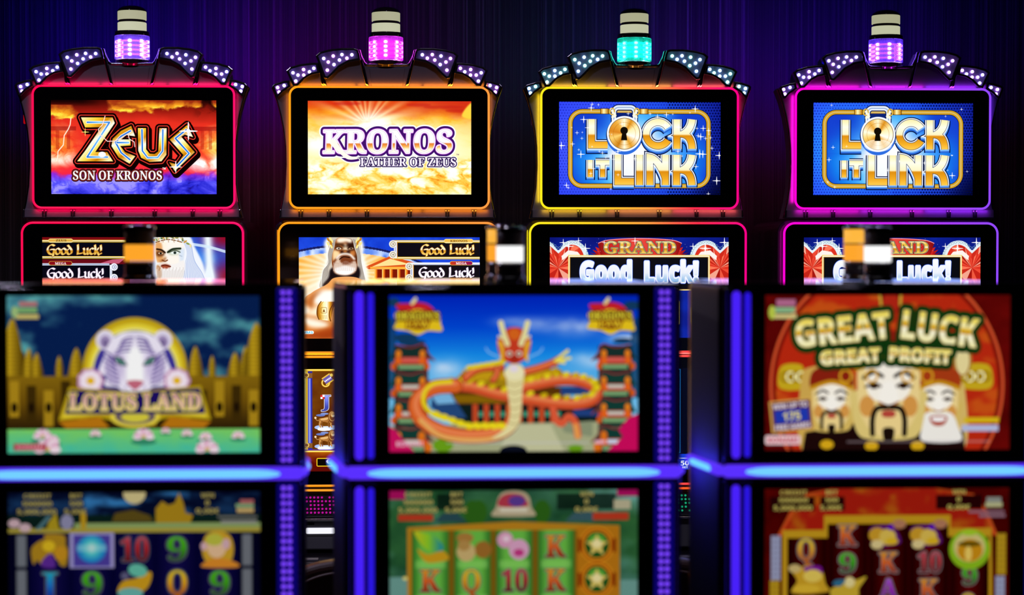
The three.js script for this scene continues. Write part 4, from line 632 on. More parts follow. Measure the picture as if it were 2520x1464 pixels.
      blob(c, [[60, 1075], [200, 1065], [420, 1130], [490, 1200], [400, 1333], [60, 1333]], '#d87c34'); blob(c, [[80, 1090], [200, 1084], [380, 1150], [330, 1200], [150, 1190]], '#fff4e0'); blob(c, [[90, 1290], [300, 1230], [480, 1190], [600, 1240], [600, 1333], [90, 1333]], '#a84010'); curve(c, [[280, 1333], [430, 1280], [486, 1190]], '#6a1c04', 9); blob(c, [[410, 1010], [600, 940], [800, 1000], [800, 1180], [440, 1130]], '#e89850'); curve(c, [[130, 1085], [300, 1120], [480, 1190]], '#a04c14', 8); });
    poly(c, [[290, 890], [480, 890], [440, 960], [400, 1120], [262, 1104], [236, 1020], [250, 940]], hgrad(c, 240, 440, [[0, '#8a4404'], [0.2, '#e0a030'], [0.4, '#fff4b0'], [0.6, '#fffbe0'], [0.78, '#e09a28'], [1, '#7a3a04']])); curve(c, [[290, 886], [250, 950], [240, 1040], [264, 1104]], '#5a2800', 9); curve(c, [[318, 890], [276, 950], [266, 1030], [290, 1106]], '#c88820', 5); curve(c, [[450, 894], [400, 980], [388, 1060], [404, 1122]], '#6a3000', 11); rrect(c, 290, 960, 66, 66, 8); c.strokeStyle = '#9a5c10'; c.lineWidth = 5; c.stroke(); poly(c, [[310, 1012], [324, 976], [338, 1012]], '#7a3c04'); for (let k = 0; k < 5; k++) line(c, [[280 + k * 18, 1050], [286 + k * 18, 1098]], '#b8741c', 4);
    rrect(c, 40, 1240, 162, 38, 16); c.fillStyle = '#fff'; c.fill(); word(c, 'WMS', 56, 194, 1272, 26, SANS, [], hgrad(c, 40, 190, [[0, '#14243c'], [0.55, '#1c4c80'], [1, '#38c0ff']]));
    // boxes
    for (const [x0, y0, y1, gold] of [[1205, 160, 360, 1], [1400, 428, 640, 0]]) {
      c.fillStyle = '#0b0912'; c.fillRect(x0, y0 + 16, 2198 - x0, y1 - y0 - 18); for (const y of gold ? [y0, y1] : [y0, y1]) { c.fillStyle = gold ? '#f4c83c' : '#e8eeff'; c.fillRect(x0 - 50, y - 10, 2300 - x0, 30); c.fillStyle = '#fffdf0'; c.fillRect(x0 - 40, y - 2, 2300 - x0, 9); c.fillStyle = gold ? '#5a3c20' : '#5060a0'; c.fillRect(x0 - 40, y + 9, 2300 - x0, 4); }
      c.fillStyle = '#e4e8f4'; c.fillRect(x0 - 40, y0, 36, y1 - y0); c.fillStyle = '#7080b0'; c.fillRect(x0 - 28, y0, 7, y1 - y0); c.fillStyle = '#e8a030'; c.fillRect(x0 - 2, y0 + 14, 6, y1 - y0); for (const y of [y0 + 36, y1 - 36]) { oval(c, x0 - 52, y, 46, 46, '#f0ead8'); ring(c, x0 - 50, y, 28, 28, '#9a9080', 8); oval(c, x0 - 48, y, 11, 11, '#9a9080'); }
    }
    pill(c, 1770, 136, 348, 48, vgrad(c, 136, 184, [[0, '#f8d470'], [0.5, '#e8b040'], [1, '#fff4c0']]), '#fff0a0'); word(c, 'KRONOS', 1842, 2054, 172, 30, SERIF, [], '#6a4410'); pill(c, 1840, 404, 272, 46, hgrad(c, 1840, 2112, [[0, '#c83818'], [1, '#8a0c58']]), '#f4d450'); word(c, 'MEGA', 1910, 2042, 442, 30, SERIF, [], '#fff');
    penText(c, 'Good Luck!', 1490, 204, 116, 1.0, '#7a3c08', vgrad(c, 200, 330, [[0, '#ffe27a'], [0.45, '#fff8d8'], [0.6, '#d8941c'], [1, '#ffe88a']])); penText(c, 'Good Luck!', 1466, 478, 116, 1.04, '#3a2440', '#fdf6ff');
  });
}
function artGrand() {
  return art(105, 110, 2198, 1298, 0.5, (c) => {
    wash(c, 105, 110, 2198, 1298, 160, (u, v) => mixc([10, 20, 120], [16, 50, 190], fbm(u * 8, v * 6) + v * 0.4 - 0.3));
    const heart = (cx) => {
      c.save(); c.beginPath(); c.rect(cx < 1000 ? 105 : 1700, 110, cx < 1000 ? 500 : 500, 900); c.clip();
      const s = cx < 1000 ? 1 : -1, X = (x) => cx + s * (x - 205); // lobes drawn for the left heart
      blob(c, [[X(205), 260], [X(280), 170], [X(370), 146], [X(470), 178], [X(540), 270], [X(560), 400], [X(480), 640], [X(205), 900], [X(-60), 640], [X(-140), 400], [X(-120), 260], [X(-60), 178], [X(40), 146], [X(130), 180]], '#e8f4fa');
      for (let k = 0; k < 17; k++) { const a = -2.5 + k * 0.19; ring(c, X(365 + 178 * Math.cos(a)), 330 + 164 * Math.sin(a), 13, 13, '#7ea8bc', 4); ring(c, X(45 - 178 * Math.cos(a)), 330 + 164 * Math.sin(a), 13, 13, '#7ea8bc', 4); }
      blob(c, [[X(205), 300], [X(290), 222], [X(370), 196], [X(450), 230], [X(500), 320], [X(500), 420], [X(430), 620], [X(205), 840], [X(-20), 620], [X(-90), 420], [X(-90), 320], [X(-40), 230], [X(40), 196], [X(120), 222]], '#d82818');
      const P = [[205, 300], [290, 222], [370, 196], [450, 230], [500, 320], [500, 420], [430, 620], [205, 840], [-20, 620], [-90, 420], [-90, 320], [-40, 230], [40, 196], [120, 222]], cols = ['#f04a34', '#c82418', '#ff7858', '#e03424', '#f8a890', '#d02c1c', '#f25a40', '#a8160e'];
      for (let k = 0; k < P.length; k++) { const a = P[k], b = P[(k + 1) % P.length], m = [(a[0] + b[0]) / 2, (a[1] + b[1]) / 2], f = (q, t) => [X(205 + (q[0] - 205) * t), 470 + (q[1] - 470) * t]; poly(c, [f(a, 1), f(b, 1), f(m, 0.55)], cols[k % 8]); poly(c, [f(a, 1), f(m, 0.55), f(a, 0.5)], cols[(k + 3) % 8]); poly(c, [f(m, 0.62), f(a, 0.62), f([205, 470], 1)], cols[(k * 2) % 8]); poly(c, [f(m, 0.62), f(b, 0.62), f([205, 470], 1)], cols[(k * 2 + 3) % 8]); }
      poly(c, [[X(240), 330], [X(320), 262], [X(430), 280], [X(470), 330], [X(330), 320], [X(250), 380]], '#fff4ee'); c.restore();
    };
    heart(205); heart(2098);
    for (const [k, col] of [[3, '#8a0c10'], [2, '#b81818'], [1, '#d02420']]) for (const s of [-1, 1]) poly(c, [[1150 + s * (480 + k * 34), 190 + k * 32], [1150 + s * (440 + k * 30), 210 + k * 30], [1150 + s * 420, 320], [1150 + s * (450 + k * 20), 320]], col);
    poly(c, [[665, 180], [780, 140], [1000, 122], [1150, 120], [1300, 122], [1540, 140], [1650, 180], [1600, 320], [700, 320]], hgrad(c, 660, 1650, [[0, '#7a0c10'], [0.12, '#d02420'], [0.5, '#ee4a40'], [0.88, '#d02420'], [1, '#7a0c10']])); curve(c, [[672, 178], [800, 140], [1150, 122], [1520, 140], [1646, 178]], '#ff9aa0', 9);
    word(c, 'GRAND', 728, 1588, 298, 140, SERIF, [['#1c1208', 24], ['#fff2c0', 15], ['#201408', 9]], (cc, a, b) => vgrad(cc, a, b, [[0, '#fff4c0'], [0.3, '#f0b830'], [0.5, '#fff8d8'], [0.62, '#d88c14'], [1, '#ffe070']]));
    c.fillStyle = '#f2d460'; c.fillRect(318, 318, 1662, 420); c.fillStyle = '#fffbe0'; c.fillRect(326, 326, 1646, 404); c.fillStyle = '#c08820'; c.fillRect(336, 340, 1626, 386); c.fillStyle = '#0a0b12'; c.fillRect(344, 346, 1612, 376);
    const G = (cc, a, b) => vgrad(cc, a, b, [[0, '#ffffff'], [0.55, '#eef2fc'], [1, '#86b8e8']]), lay = [['#1c50e0', 44], ['#f4f8ff', 34]];
    word(c, 'Good', 452, 1076, 636, 236, SANS, lay, G); word(c, 'Luck!', 1196, 1852, 636, 236, SANS, lay, G);
    for (const [x, y, w, t] of [[330, 790, 760, 'MAJOR'], [1210, 790, 760, 'MINOR']]) { c.strokeStyle = '#f2d460'; c.lineWidth = 14; rrect(c, x - 60 * (x > 1000 ? 1 : 0), y + 70, x > 1000 ? 470 : w, 280, 16); c.fillStyle = '#0a0b12'; c.fill(); c.stroke(); }
    rrect(c, 1760, 930, 380, 200, 16); c.fillStyle = '#0a0b12'; c.fill(); c.strokeStyle = '#f2d460'; c.lineWidth = 12; c.stroke();
    for (const [x, y, r] of [[262, 172, 46], [325, 216, 60], [520, 240, 60], [440, 150, 40], [1925, 240, 70], [2150, 170, 60], [1780, 215, 40], [1100, 152, 46], [740, 170, 30]]) star(c, x, y, r, '#fff'); for (let k = 0; k < 40; k++) oval(c, 560 + hash(k, 3) * 1150, 118 + hash(k, 7) * 160, 2.5, 2.5, '#cfe0ff');
  });
}
function serifSym(c, ch, x, y, h, cols, edge) { const w = h * (ch.length > 1 ? 1.25 : ch === 'J' ? 0.66 : 0.95); word(c, ch, x - w / 2, x + w / 2, y + h / 2, h, SERIF, [[edge || '#b8b4c0', h * 0.12], ['#38303c', h * 0.05]], (cc, a, b) => vgrad(cc, a, b, [[0, cols[0]], [0.5, cols[1]], [1, cols[2]]])); }
function lion(c, x, y, s) {
  const P = (a) => a.map(([u, v]) => [x + u * s, y + v * s]);
  for (const [u, v, rx, ry, q] of [[-12, -11, 9, 2.4, '#6478c0'], [-4, -14, 8, 2, '#8094d0'], [-14, 13, 10, 4, '#a8c0ff'], [0, 15, 18, 4.5, '#dce8ff'], [14, 13, 9, 4, '#c0d4ff'], [-6, 17, 12, 3, '#ffffff']]) oval(c, x + u * s, y + v * s, rx * s, ry * s, q);
  curve(c, P([[-13, -1], [-19, -1], [-22, -5]]), '#b88850', 1.6 * s); oval(c, x - 22 * s, y - 6 * s, 2.2 * s, 2.2 * s, '#f0dcb8');
  blob(c, P([[-15, -4], [-6, -6], [2, -8], [9, -6], [10, 2], [4, 4], [-6, 2], [-13, 5]]), '#b07434'); blob(c, P([[-12, -4], [-2, -6], [4, -6], [0, -2], [-10, -1]]), '#e4b474');
  for (const [u, w] of [[-13, 3], [-9, 2.4], [4, 2.6], [9, 3]]) line(c, P([[u, 1], [u - 1, 7], [u + 1, 12]]), u === -9 || u === 4 ? '#8a5420' : '#cc9450', w * s);
  blob(c, P([[3, -8], [5, -17], [11, -20], [17, -16], [18, -8], [14, 1], [9, 4], [5, 0]]), '#7a4418'); ring(c, x + 11 * s, y - 9 * s, 6 * s, 9 * s, '#d8a460', 1.2 * s); oval(c, x + 12 * s, y - 12 * s, 4.2 * s, 5 * s, '#e8b870'); oval(c, x + 13.5 * s, y - 9.5 * s, 2.4 * s, 2 * s, '#fff0d8'); for (const u of [10.5, 14]) oval(c, x + u * s, y - 13.4 * s, 0.8 * s, 0.8 * s, '#201008');
}
function artReels(kind) {
  return art(735, 907, 1180, 1160, 2, (c) => {
    if (kind === 1) {
      c.fillStyle = '#05081c'; c.fillRect(735, 907, 445, 253); c.strokeStyle = '#2a9cff'; c.lineWidth = 2.4; c.strokeRect(770, 910, 290, 208); for (let k = 1; k < 5; k++) line(c, [[770 + k * 58, 910], [770 + k * 58, 1118]], '#1a60c8', 1.6);
      for (let k = 0; k < 5; k++) for (let r = 0; r < 3; r++) serifSym(c, ['Q', 'K', 'J', 'A'][(k * 2 + r) % 4], 799 + k * 58, 946 + r * 68, 34, ['#ffe9a0', '#e0a030', '#a05808'], '#e8e8ff');
      c.fillStyle = '#143cd0'; c.fillRect(735, 1121, 445, 39); c.fillStyle = '#fff'; c.fillRect(735, 1131, 445, 1.4); word(c, '50', 1061, 1083, 1150, 12, SANS, [], '#fff'); word(c, 'BET', 1065, 1080, 1157, 5, SANS, [], '#fff'); return;
    }
    wash(c, 735, 907, 1180, 1160, 200, (u, v) => mixc([150, 96, 10], [70, 20, 4], fbm(u * 6, v * 5) * 1.1 + Math.max(0, v - 0.3) * 0.6 - 0.15));
    c.fillStyle = '#e8b820'; c.fillRect(735, 907, 445, 5); c.fillStyle = '#fff6a0'; c.fillRect(735, 908.5, 445, 1.4);
    const colm = (x) => { c.fillStyle = '#f0c428'; c.fillRect(x - 2, 912, 12, 200); c.fillStyle = '#fff8b0'; c.fillRect(x + 2, 912, 3, 200); c.fillStyle = '#2a2890'; c.fillRect(x + 10, 912, 11, 200); for (let k = 0; k < 4; k++) { c.fillStyle = ['#5058d8', '#a8b4ff', '#6a74e8', '#2c2ca0'][k]; c.fillRect(x + 10.5 + k * 2.5, 930, 2, 170); } for (const y of [922, 1095]) { c.fillStyle = '#8a5a28'; c.fillRect(x + 2, y - 5, 19, 12); ring(c, x + 7, y, 5, 5, '#f4d878', 2); } };
    colm(747); colm(1146);
    for (let k = 0; k < 5; k++) { const x = 803 + k * 76; if (k) { c.fillStyle = '#3a1204'; c.fillRect(x - 39, 912, 2, 200); }
      const kinds = kind === 2 ? [['ring', 'J', 'lion', 'lion'], ['K', 'lion', 'Q', 'ring'], ['lion', 'A', 'ring', 'J'], ['Q', 'J', 'lion', 'K'], ['A', 'lion', 'K', 'Q']][k] : [['K', 'lion', 'Q', 'ring'], ['lion', 'A', 'ring', 'J'], ['Q', 'J', 'lion', 'K'], ['A', 'lion', 'K', 'Q'], ['ring', 'J', 'lion', 'lion']][k];
      kinds.forEach((q, r) => { const y = 935 + r * 51 - (r === 3 ? 4 : 0); if (q === 'lion') lion(c, x, y - 2, 1.25); else if (q === 'ring') { ring(c, x - 2, y + 6, 9, 9, '#e8b428', 4); ring(c, x - 2, y + 6, 9, 9, '#fff0a0', 1); c.save(); c.translate(x + 3, y - 2); c.rotate(-0.6); c.fillStyle = '#6a58a8'; c.fillRect(-10, -8, 21, 15); for (let t = 0; t < 5; t++) oval(c, -8 + t * 4, 0, 1.7, 2.4, '#e8e4ff'); c.fillStyle = '#f0c848'; c.fillRect(-11, -11, 23, 3); c.fillRect(-11, 7, 23, 3); c.restore(); oval(c, x + 12, y - 13, 4, 4, '#f0d060'); } else { serifSym(c, q, x, y, 30, ['#a0a8ff', '#6a78e8', '#4048b0'], '#f2f2ff'); c.fillStyle = '#e02828'; c.fillRect(x - 15, y - 15, 5, 5); c.fillStyle = '#fff'; c.fillRect(x - 10, y - 15, 5, 5); c.fillRect(x - 15, y - 10, 5, 5); c.fillStyle = '#e02828'; c.fillRect(x - 10, y - 10, 5, 5); } });
    }
    wash(c, 735, 1108, 1180, 1160, 120, (u, v) => mixc([170, 80, 8], [90, 10, 4], v * 1.2 + (fbm(u * 14, v * 3) - 0.5) * 1.2)); c.fillStyle = '#5a3cc0'; c.fillRect(735, 1106, 445, 2); c.fillStyle = '#f0c428'; c.fillRect(735, 1108.5, 445, 4); c.fillStyle = '#fff49a'; c.fillRect(735, 1110, 445, 1.4);
    for (const [x, t, u] of [[779, '€0.00', 'CASH'], [920, '', ''], [1050, '', '']]) { rrect(c, x, 1128, 90, 19, 2); c.fillStyle = '#0a0604'; c.fill(); c.strokeStyle = '#ffd820'; c.lineWidth = 2; c.stroke(); if (t) { word(c, t, x + 22, x + 70, 1140.5, 10, SANS, [], '#fff'); word(c, u, x + 34, x + 58, 1147, 5, SANS, [], '#fff'); } }
  });
}
function towersRow(c, list, y1, cols) { for (const [x, w, top, sh] of list) { blob(c, [[x - w, y1], [x - w, sh + 60], [x - w * 0.8, sh], [x - w * 0.45, top + (sh - top) * 0.4], [x, top], [x + w * 0.45, top + (sh - top) * 0.4], [x + w * 0.8, sh], [x + w, sh + 60], [x + w, y1]], hgrad(c, x - w, x + w, [[0, cols[0]], [0.35, cols[1]], [1, cols[2]]])); for (let y = top + 50; y < y1; y += 26) { c.fillStyle = 'rgba(70,40,0,0.35)'; const k = Math.min(1, (y - top) / (sh - top + 1)); c.fillRect(x - w * k * 0.9, y, w * 1.8 * k, 7); } } }
function artLotus() {
  return art(47, 548, 1670, 1552, 0.6, (c) => {
    wash(c, 47, 548, 1670, 1552, 300, (u, v) => { const n = fbm(u * 5 + 2, v * 6 + 1), n2 = fbm(u * 11 + 7, v * 11); return mixc([6, 30, 78], [110, 205, 195], Math.max(0, (n - 0.5) * 3.4) * (0.4 + n2) * (0.5 + Math.abs(u - 0.45) * 1.4)); });
    const gold = ['#5a4408', '#c8a41c', '#4a3404']; towersRow(c, [[80, 80, 690, 900], [185, 45, 880, 1000], [236, 42, 910, 1010], [380, 26, 930, 990], [490, 66, 880, 1040], [1256, 62, 870, 1040], [1364, 24, 930, 990], [1512, 52, 910, 1010], [1580, 40, 870, 980], [1650, 80, 720, 900]], 1420, gold);
    c.fillStyle = vgrad(c, 1030, 1420, [[0, '#8a6a10'], [0.5, '#6a4c0a'], [1, '#241606']]); c.fillRect(47, 1060, 1630, 360); for (let k = 0; k < 15; k++) { c.fillStyle = k % 2 ? '#3a2806' : '#a88418'; c.fillRect(60 + k * 110, 1090 + (k % 3) * 30, 60, 230); oval(c, 90 + k * 110, 1260, 20, 34, '#1c1004'); }
    oval(c, 866, 1020, 336, 334, '#c8a818'); oval(c, 866, 1030, 306, 306, '#e8d438'); oval(c, 866, 1040, 280, 284, '#f4ee90'); oval(c, 866, 1046, 270, 276, '#241c78'); for (let k = 0; k < 60; k++) { const a = Math.PI + k / 59 * Math.PI; line(c, [[866 + 225 * Math.cos(a), 1046 + 225 * Math.sin(a)], [866 + 266 * Math.cos(a), 1046 + 270 * Math.sin(a)]], '#5a50c0', 5); }
    // white tiger
    for (const x of [676, 1046]) { oval(c, x, 830, 60, 64, '#e4dcf0'); oval(c, x, 840, 36, 42, '#a894c0'); oval(c, x, 848, 20, 26, '#7a6898'); }
    blob(c, [[866, 778], [960, 790], [1030, 850], [1070, 950], [1100, 1040], [1050, 1060], [1060, 1120], [980, 1130], [930, 1170], [866, 1180], [802, 1170], [752, 1130], [672, 1120], [682, 1060], [632, 1040], [662, 950], [702, 850], [772, 790]], '#efe8f8');
    soft(c, 4, () => { for (const q of [-1, 1]) { blob(c, [[866 + q * 70, 940], [866 + q * 120, 900], [866 + q * 190, 960], [866 + q * 180, 1080], [866 + q * 110, 1110], [866 + q * 80, 1040]], '#cdbfe2'); blob(c, [[866 + q * 24, 960], [866 + q * 66, 1000], [866 + q * 70, 1080], [866 + q * 30, 1100]], '#d8cce8'); } blob(c, [[826, 900], [866, 880], [906, 900], [922, 1090], [866, 1104], [810, 1090]], '#ffffff'); });
    for (const q of [-1, 1]) { for (let k = 0; k < 7; k++) curve(c, [[866 + q * (206 - k * 5), 900 + k * 32], [866 + q * (166 - k * 5), 916 + k * 32], [866 + q * (136 - k * 6), 956 + k * 26]], '#5a4496', 12 - k * 0.6); for (let k = 0; k < 5; k++) curve(c, [[866 + q * (10 + k * 6), 812 + k * 22], [866 + q * (50 + k * 9), 816 + k * 22], [866 + q * (84 + k * 10), 838 + k * 20]], '#6a549e', 11); blob(c, [[866 + q * 50, 990], [866 + q * 86, 944], [866 + q * 134, 936], [866 + q * 112, 982], [866 + q * 74, 994]], '#3a3054'); blob(c, [[866 + q * 62, 982], [866 + q * 90, 952], [866 + q * 120, 948], [866 + q * 98, 980]], '#6ab09a'); oval(c, 866 + q * 92, 966, 10, 12, '#142824'); curve(c, [[866 + q * 40, 1110], [866 + q * 70, 1140], [866 + q * 40, 1168]], '#b8a8cc', 6); }
    blob(c, [[812, 1096], [866, 1086], [920, 1096], [896, 1130], [866, 1146], [836, 1130]], '#c4687c'); line(c, [[866, 1146], [866, 1172]], '#8a5a78', 6);
    for (const x of [580, 1136]) for (const [r, col] of [[96, '#c890b8'], [78, '#f4e4f0']]) { for (let k = 0; k < 9; k++) { const a = k / 9 * Math.PI * 2; oval(c, x + Math.cos(a) * r * 0.5, 1090 + Math.sin(a) * r * 0.45, r * 0.42, r * 0.36, col, a); } oval(c, x, 1090, 26, 24, '#e8b820'); }
    // ribbon
    poly(c, [[440, 1130], [860, 1160], [1290, 1120], [1356, 1340], [1100, 1320], [866, 1380], [620, 1320], [372, 1344]], '#b89c14'); poly(c, [[456, 1150], [860, 1176], [1276, 1140], [1330, 1326], [1090, 1300], [640, 1304], [392, 1330]], '#e4cc30'); poly(c, [[462, 1160], [860, 1184], [1270, 1150], [1304, 1290], [430, 1292]], '#2a1a78');
    oval(c, 866, 1320, 160, 70, '#e4d040'); oval(c, 866, 1318, 130, 52, '#6a5a60'); oval(c, 866, 1322, 90, 34, '#d4c83c'); poly(c, [[372, 1350], [640, 1320], [700, 1390], [420, 1392]], '#b87410'); poly(c, [[1356, 1350], [1090, 1320], [1030, 1390], [1310, 1392]], '#b87410');
    poly(c, [[452, 1148], [860, 1166], [1282, 1138], [1318, 1300], [414, 1302]], '#1c0e60'); word(c, 'LOTUS LAND', 440, 1296, 1276, 106, SERIF, [['#12063c', 26], ['#f8ec58', 13]], (cc, a, b) => vgrad(cc, a, b, [[0, '#b46a98'], [0.5, '#d49ab4'], [1, '#e0bc98']]));
    wash(c, 47, 1398, 1670, 1552, 200, (u, v) => mixc([120, 205, 100], [70, 190, 160], v + (fbm(u * 20, v * 4) - 0.5) * 0.7));
    for (const [x, y, r] of [[270, 1442, 62], [330, 1470, 50], [610, 1430, 38], [920, 1446, 70], [1062, 1414, 32], [1200, 1430, 38], [1320, 1452, 44], [1530, 1446, 44], [1330, 1530, 80], [300, 1526, 90]]) { oval(c, x, y + r * 0.5, r * 1.2, r * 0.3, 'rgba(30,110,90,0.7)'); for (let k = 0; k < 7; k++) { const a = Math.PI + k / 6 * Math.PI; oval(c, x + Math.cos(a) * r * 0.55, y + 4 + Math.sin(a) * r * 0.42, r * 0.42, r * 0.24, k % 2 ? '#e0a8c4' : '#f0d8e4', a); } oval(c, x, y, r * 0.2, r * 0.14, '#d8a840'); }
    c.fillStyle = '#a02038'; c.fillRect(84, 1490, 210, 44); word(c, 'KONAMI', 100, 280, 1526, 28, SANS, [], '#e8a0a8');
    c.fillStyle = '#b07070'; c.fillRect(124, 584, 116, 30); c.fillStyle = '#78a868'; c.fillRect(110, 622, 130, 34); c.fillStyle = '#c8b868'; c.fillRect(100, 666, 150, 28); oval(c, 96, 650, 22, 36, '#98b878');
  });
}
function pagoda(c, x, s) {                                // five roofs, mirrored by s
  const X = (d) => x + s * d; for (let k = 0; k < 4; k++) { const y = 500 + k * 235 + (k > 2 ? 10 : 0); c.fillStyle = '#0c2a28'; c.fillRect(Math.min(X(-150), X(150)), y, 300, 240);
    poly(c, [[X(-190), y + 120], [X(-130), y], [X(110), y - 4], [X(205), y + 130], [X(120), y + 110], [X(-120), y + 110]], k ? '#123c34' : '#16302c'); curve(c, [[X(-130), y - 6], [X(0), y + 14], [X(110), y - 10], [X(150), y + 70], [X(206), y + 128]], '#8a2a30', 13);
    c.fillStyle = '#c8402c'; c.fillRect(Math.min(X(-140), X(150)), y + 100, 290, 60); c.fillStyle = k ? '#c4ccc0' : '#d86058'; c.fillRect(Math.min(X(-80), X(90)), y + 108, 170, 30); c.fillStyle = '#7aa470'; c.fillRect(Math.min(X(-110), X(110)), y + 166, 220, 38); for (const d of [-110, 100]) { oval(c, X(d), y + 70, 25, 34, '#e8801c'); oval(c, X(d - 4), y + 130, 30, 34, '#e8641c'); oval(c, X(d * 1.4), y + 180, 24, 34, '#d85a18'); } }
}
function artDragon() {
  return art(60, 62, 2250, 1424, 0.5, (c) => {
    wash(c, 60, 62, 2250, 1424, 280, (u, v) => { let q = ramp([[0, [0, 36, 190]], [0.2, [0, 70, 214]], [0.38, [20, 140, 236]], [0.55, [100, 190, 244]], [1, [150, 210, 240]]], v); const n = fbm(u * 7, v * 9); return mixc(q, [228, 238, 255], Math.max(0, bump2(u, v, 0.74, 0.2, 0.09, 0.05) + bump2(u, v, 0.58, 0.19, 0.08, 0.04) * 0.6 + bump2(u, v, 0.22, 0.47, 0.07, 0.06) + bump2(u, v, 0.8, 0.42, 0.08, 0.05) * 0.7 + bump2(u, v, 0.95, 0.28, 0.06, 0.03) + bump2(u, v, 0.48, 0.17, 0.06, 0.03) * 0.4) * (n * 1.8)); });
    for (const [x, y, w, h] of [[200, 430, 110, 40], [260, 470, 120, 30], [2200, 150, 80, 40], [2120, 460, 90, 26], [100, 120, 50, 40]]) oval(c, x, y, w, h, '#123a60'); c.fillStyle = 'rgba(20,60,100,0.8)'; c.fillRect(60, 260, 60, 700); c.fillRect(2190, 260, 60, 700);
    // hall behind
    poly(c, [[640, 790], [700, 730], [1560, 700], [1620, 770], [1500, 860], [760, 860]], '#a88410'); poly(c, [[700, 700], [760, 730], [1480, 720], [1540, 670], [1520, 790], [720, 800]], '#c89c14'); c.fillStyle = '#5a3408'; c.fillRect(600, 860, 1000, 160); c.fillStyle = '#8a6408'; c.fillRect(620, 930, 960, 70); c.fillStyle = '#0e1e1c'; c.fillRect(620, 1010, 1300, 190);
    for (let k = 0; k < 8; k++) { c.fillStyle = '#c84a24'; c.fillRect(790 + k * 98, 1010, 46, 190); c.fillStyle = '#3a9878'; c.fillRect(842 + k * 98, 1076, 40, 44); } poly(c, [[430, 940], [590, 900], [740, 1130], [560, 1130], [420, 1040]], '#24487c'); poly(c, [[430, 940], [590, 900], [640, 1000], [480, 1010]], '#7ab8e4'); c.fillStyle = '#204080'; c.fillRect(1570, 860, 260, 70); c.fillRect(1680, 1060, 220, 60);
    poly(c, [[60, 1200], [2250, 1160], [2250, 1424], [60, 1424]], '#a8ac84'); poly(c, [[1100, 1190], [1480, 1190], [1600, 1424], [1040, 1424]], '#c4c49c'); poly(c, [[1560, 1180], [1850, 1160], [1850, 1300], [1600, 1260]], '#8a9474');
    pagoda(c, 250, 1); pagoda(c, 2050, -1);
    poly(c, [[60, 1200], [120, 1240], [180, 1320], [280, 1424], [60, 1424]], '#c8105c'); poly(c, [[2250, 1100], [2160, 1140], [2080, 1240], [2120, 1300], [1980, 1424], [2250, 1424]], '#cc0c5c'); for (const [x, y] of [[340, 1290], [400, 1390], [1950, 1290], [1890, 1390]]) oval(c, x, y, 30, 44, '#e07018'); oval(c, 530, 1370, 90, 60, '#6aa018'); oval(c, 1700, 1400, 70, 30, '#6aa018'); oval(c, 1150, 1420, 120, 50, '#0c1020');
    // body of the dragon: tapering loops with a ridge
    const loop = (pts, w, ridge, col) => { curve(c, pts, '#7a2010', w + 14); curve(c, pts, col || '#d8542c', w); curve(c, pts.map(([x, y]) => [x, y - w * 0.16]), '#ee8450', w * 0.34); if (ridge) { const n = 26; smooth(c, pts, false); for (let k = 0; k <= n; k++) { const t = k / n * (pts.length - 1), i = Math.min(pts.length - 2, Math.floor(t)), f = t - i, x = pts[i][0] + (pts[i + 1][0] - pts[i][0]) * f, y = pts[i][1] + (pts[i + 1][1] - pts[i][1]) * f; oval(c, x, y - w * 0.56, 34, 22, k % 2 ? '#e8d41c' : '#d4b410', -0.3); } } };
    loop([[1240, 860], [1380, 830], [1560, 800], [1740, 810], [1860, 860], [1890, 920], [1840, 980], [1700, 1010], [1500, 1000], [1240, 960], [1000, 920], [780, 860], [600, 850]], 92, true);
    loop([[1200, 740], [1360, 700], [1480, 660], [1560, 620]], 56, false); for (const [a, b] of [[1630, 545], [1650, 610], [1600, 650]]) line(c, [[1520, 632], [a, b]], '#f0e060', 26); loop([[1040, 690], [900, 690], [800, 720], [730, 780]], 60, false); loop([[1010, 700], [1000, 760], [970, 800]], 44, false); for (let k = 0; k < 7; k++) oval(c, 760 + k * 50, 690 - k * 8, 34, 20, '#e8d41c', -0.4);
    loop([[640, 850], [470, 860], [350, 920], [290, 1010], [320, 1120], [450, 1220], [640, 1280], [850, 1290], [1020, 1260], [1130, 1180], [1150, 1040]], 118, false, '#e06428'); curve(c, [[600, 812], [450, 830], [372, 900], [362, 1000], [430, 1090], [520, 1130]], '#ecd820', 36); for (let k = 0; k < 9; k++) oval(c, 470 + k * 72, 1100 + Math.min(k * 26, 100), 44, 30, '#f0dc1c', 0.3); curve(c, [[330, 1150], [480, 1270], [660, 1316], [900, 1320], [1060, 1280], [1140, 1210]], '#ecb060', 36);
    blob(c, [[1090, 700], [1160, 660], [1240, 700], [1230, 900], [1220, 1060], [1190, 1200], [1080, 1290], [960, 1310], [1080, 1220], [1120, 1080], [1100, 900]], '#e8dca0'); for (let k = 0; k < 7; k++) curve(c, [[1106, 760 + k * 68], [1160, 780 + k * 68], [1226, 756 + k * 68]], '#b8a468', 8);
    curve(c, [[1500, 1060], [1530, 1150], [1580, 1180], [1640, 1120], [1700, 1180], [1720, 1290]], '#e05a38', 62); curve(c, [[1700, 1200], [1720, 1300]], '#eca050', 40);
    oval(c, 1160, 740, 90, 60, '#f0e8b8'); oval(c, 1155, 700, 40, 34, '#e8dce8');
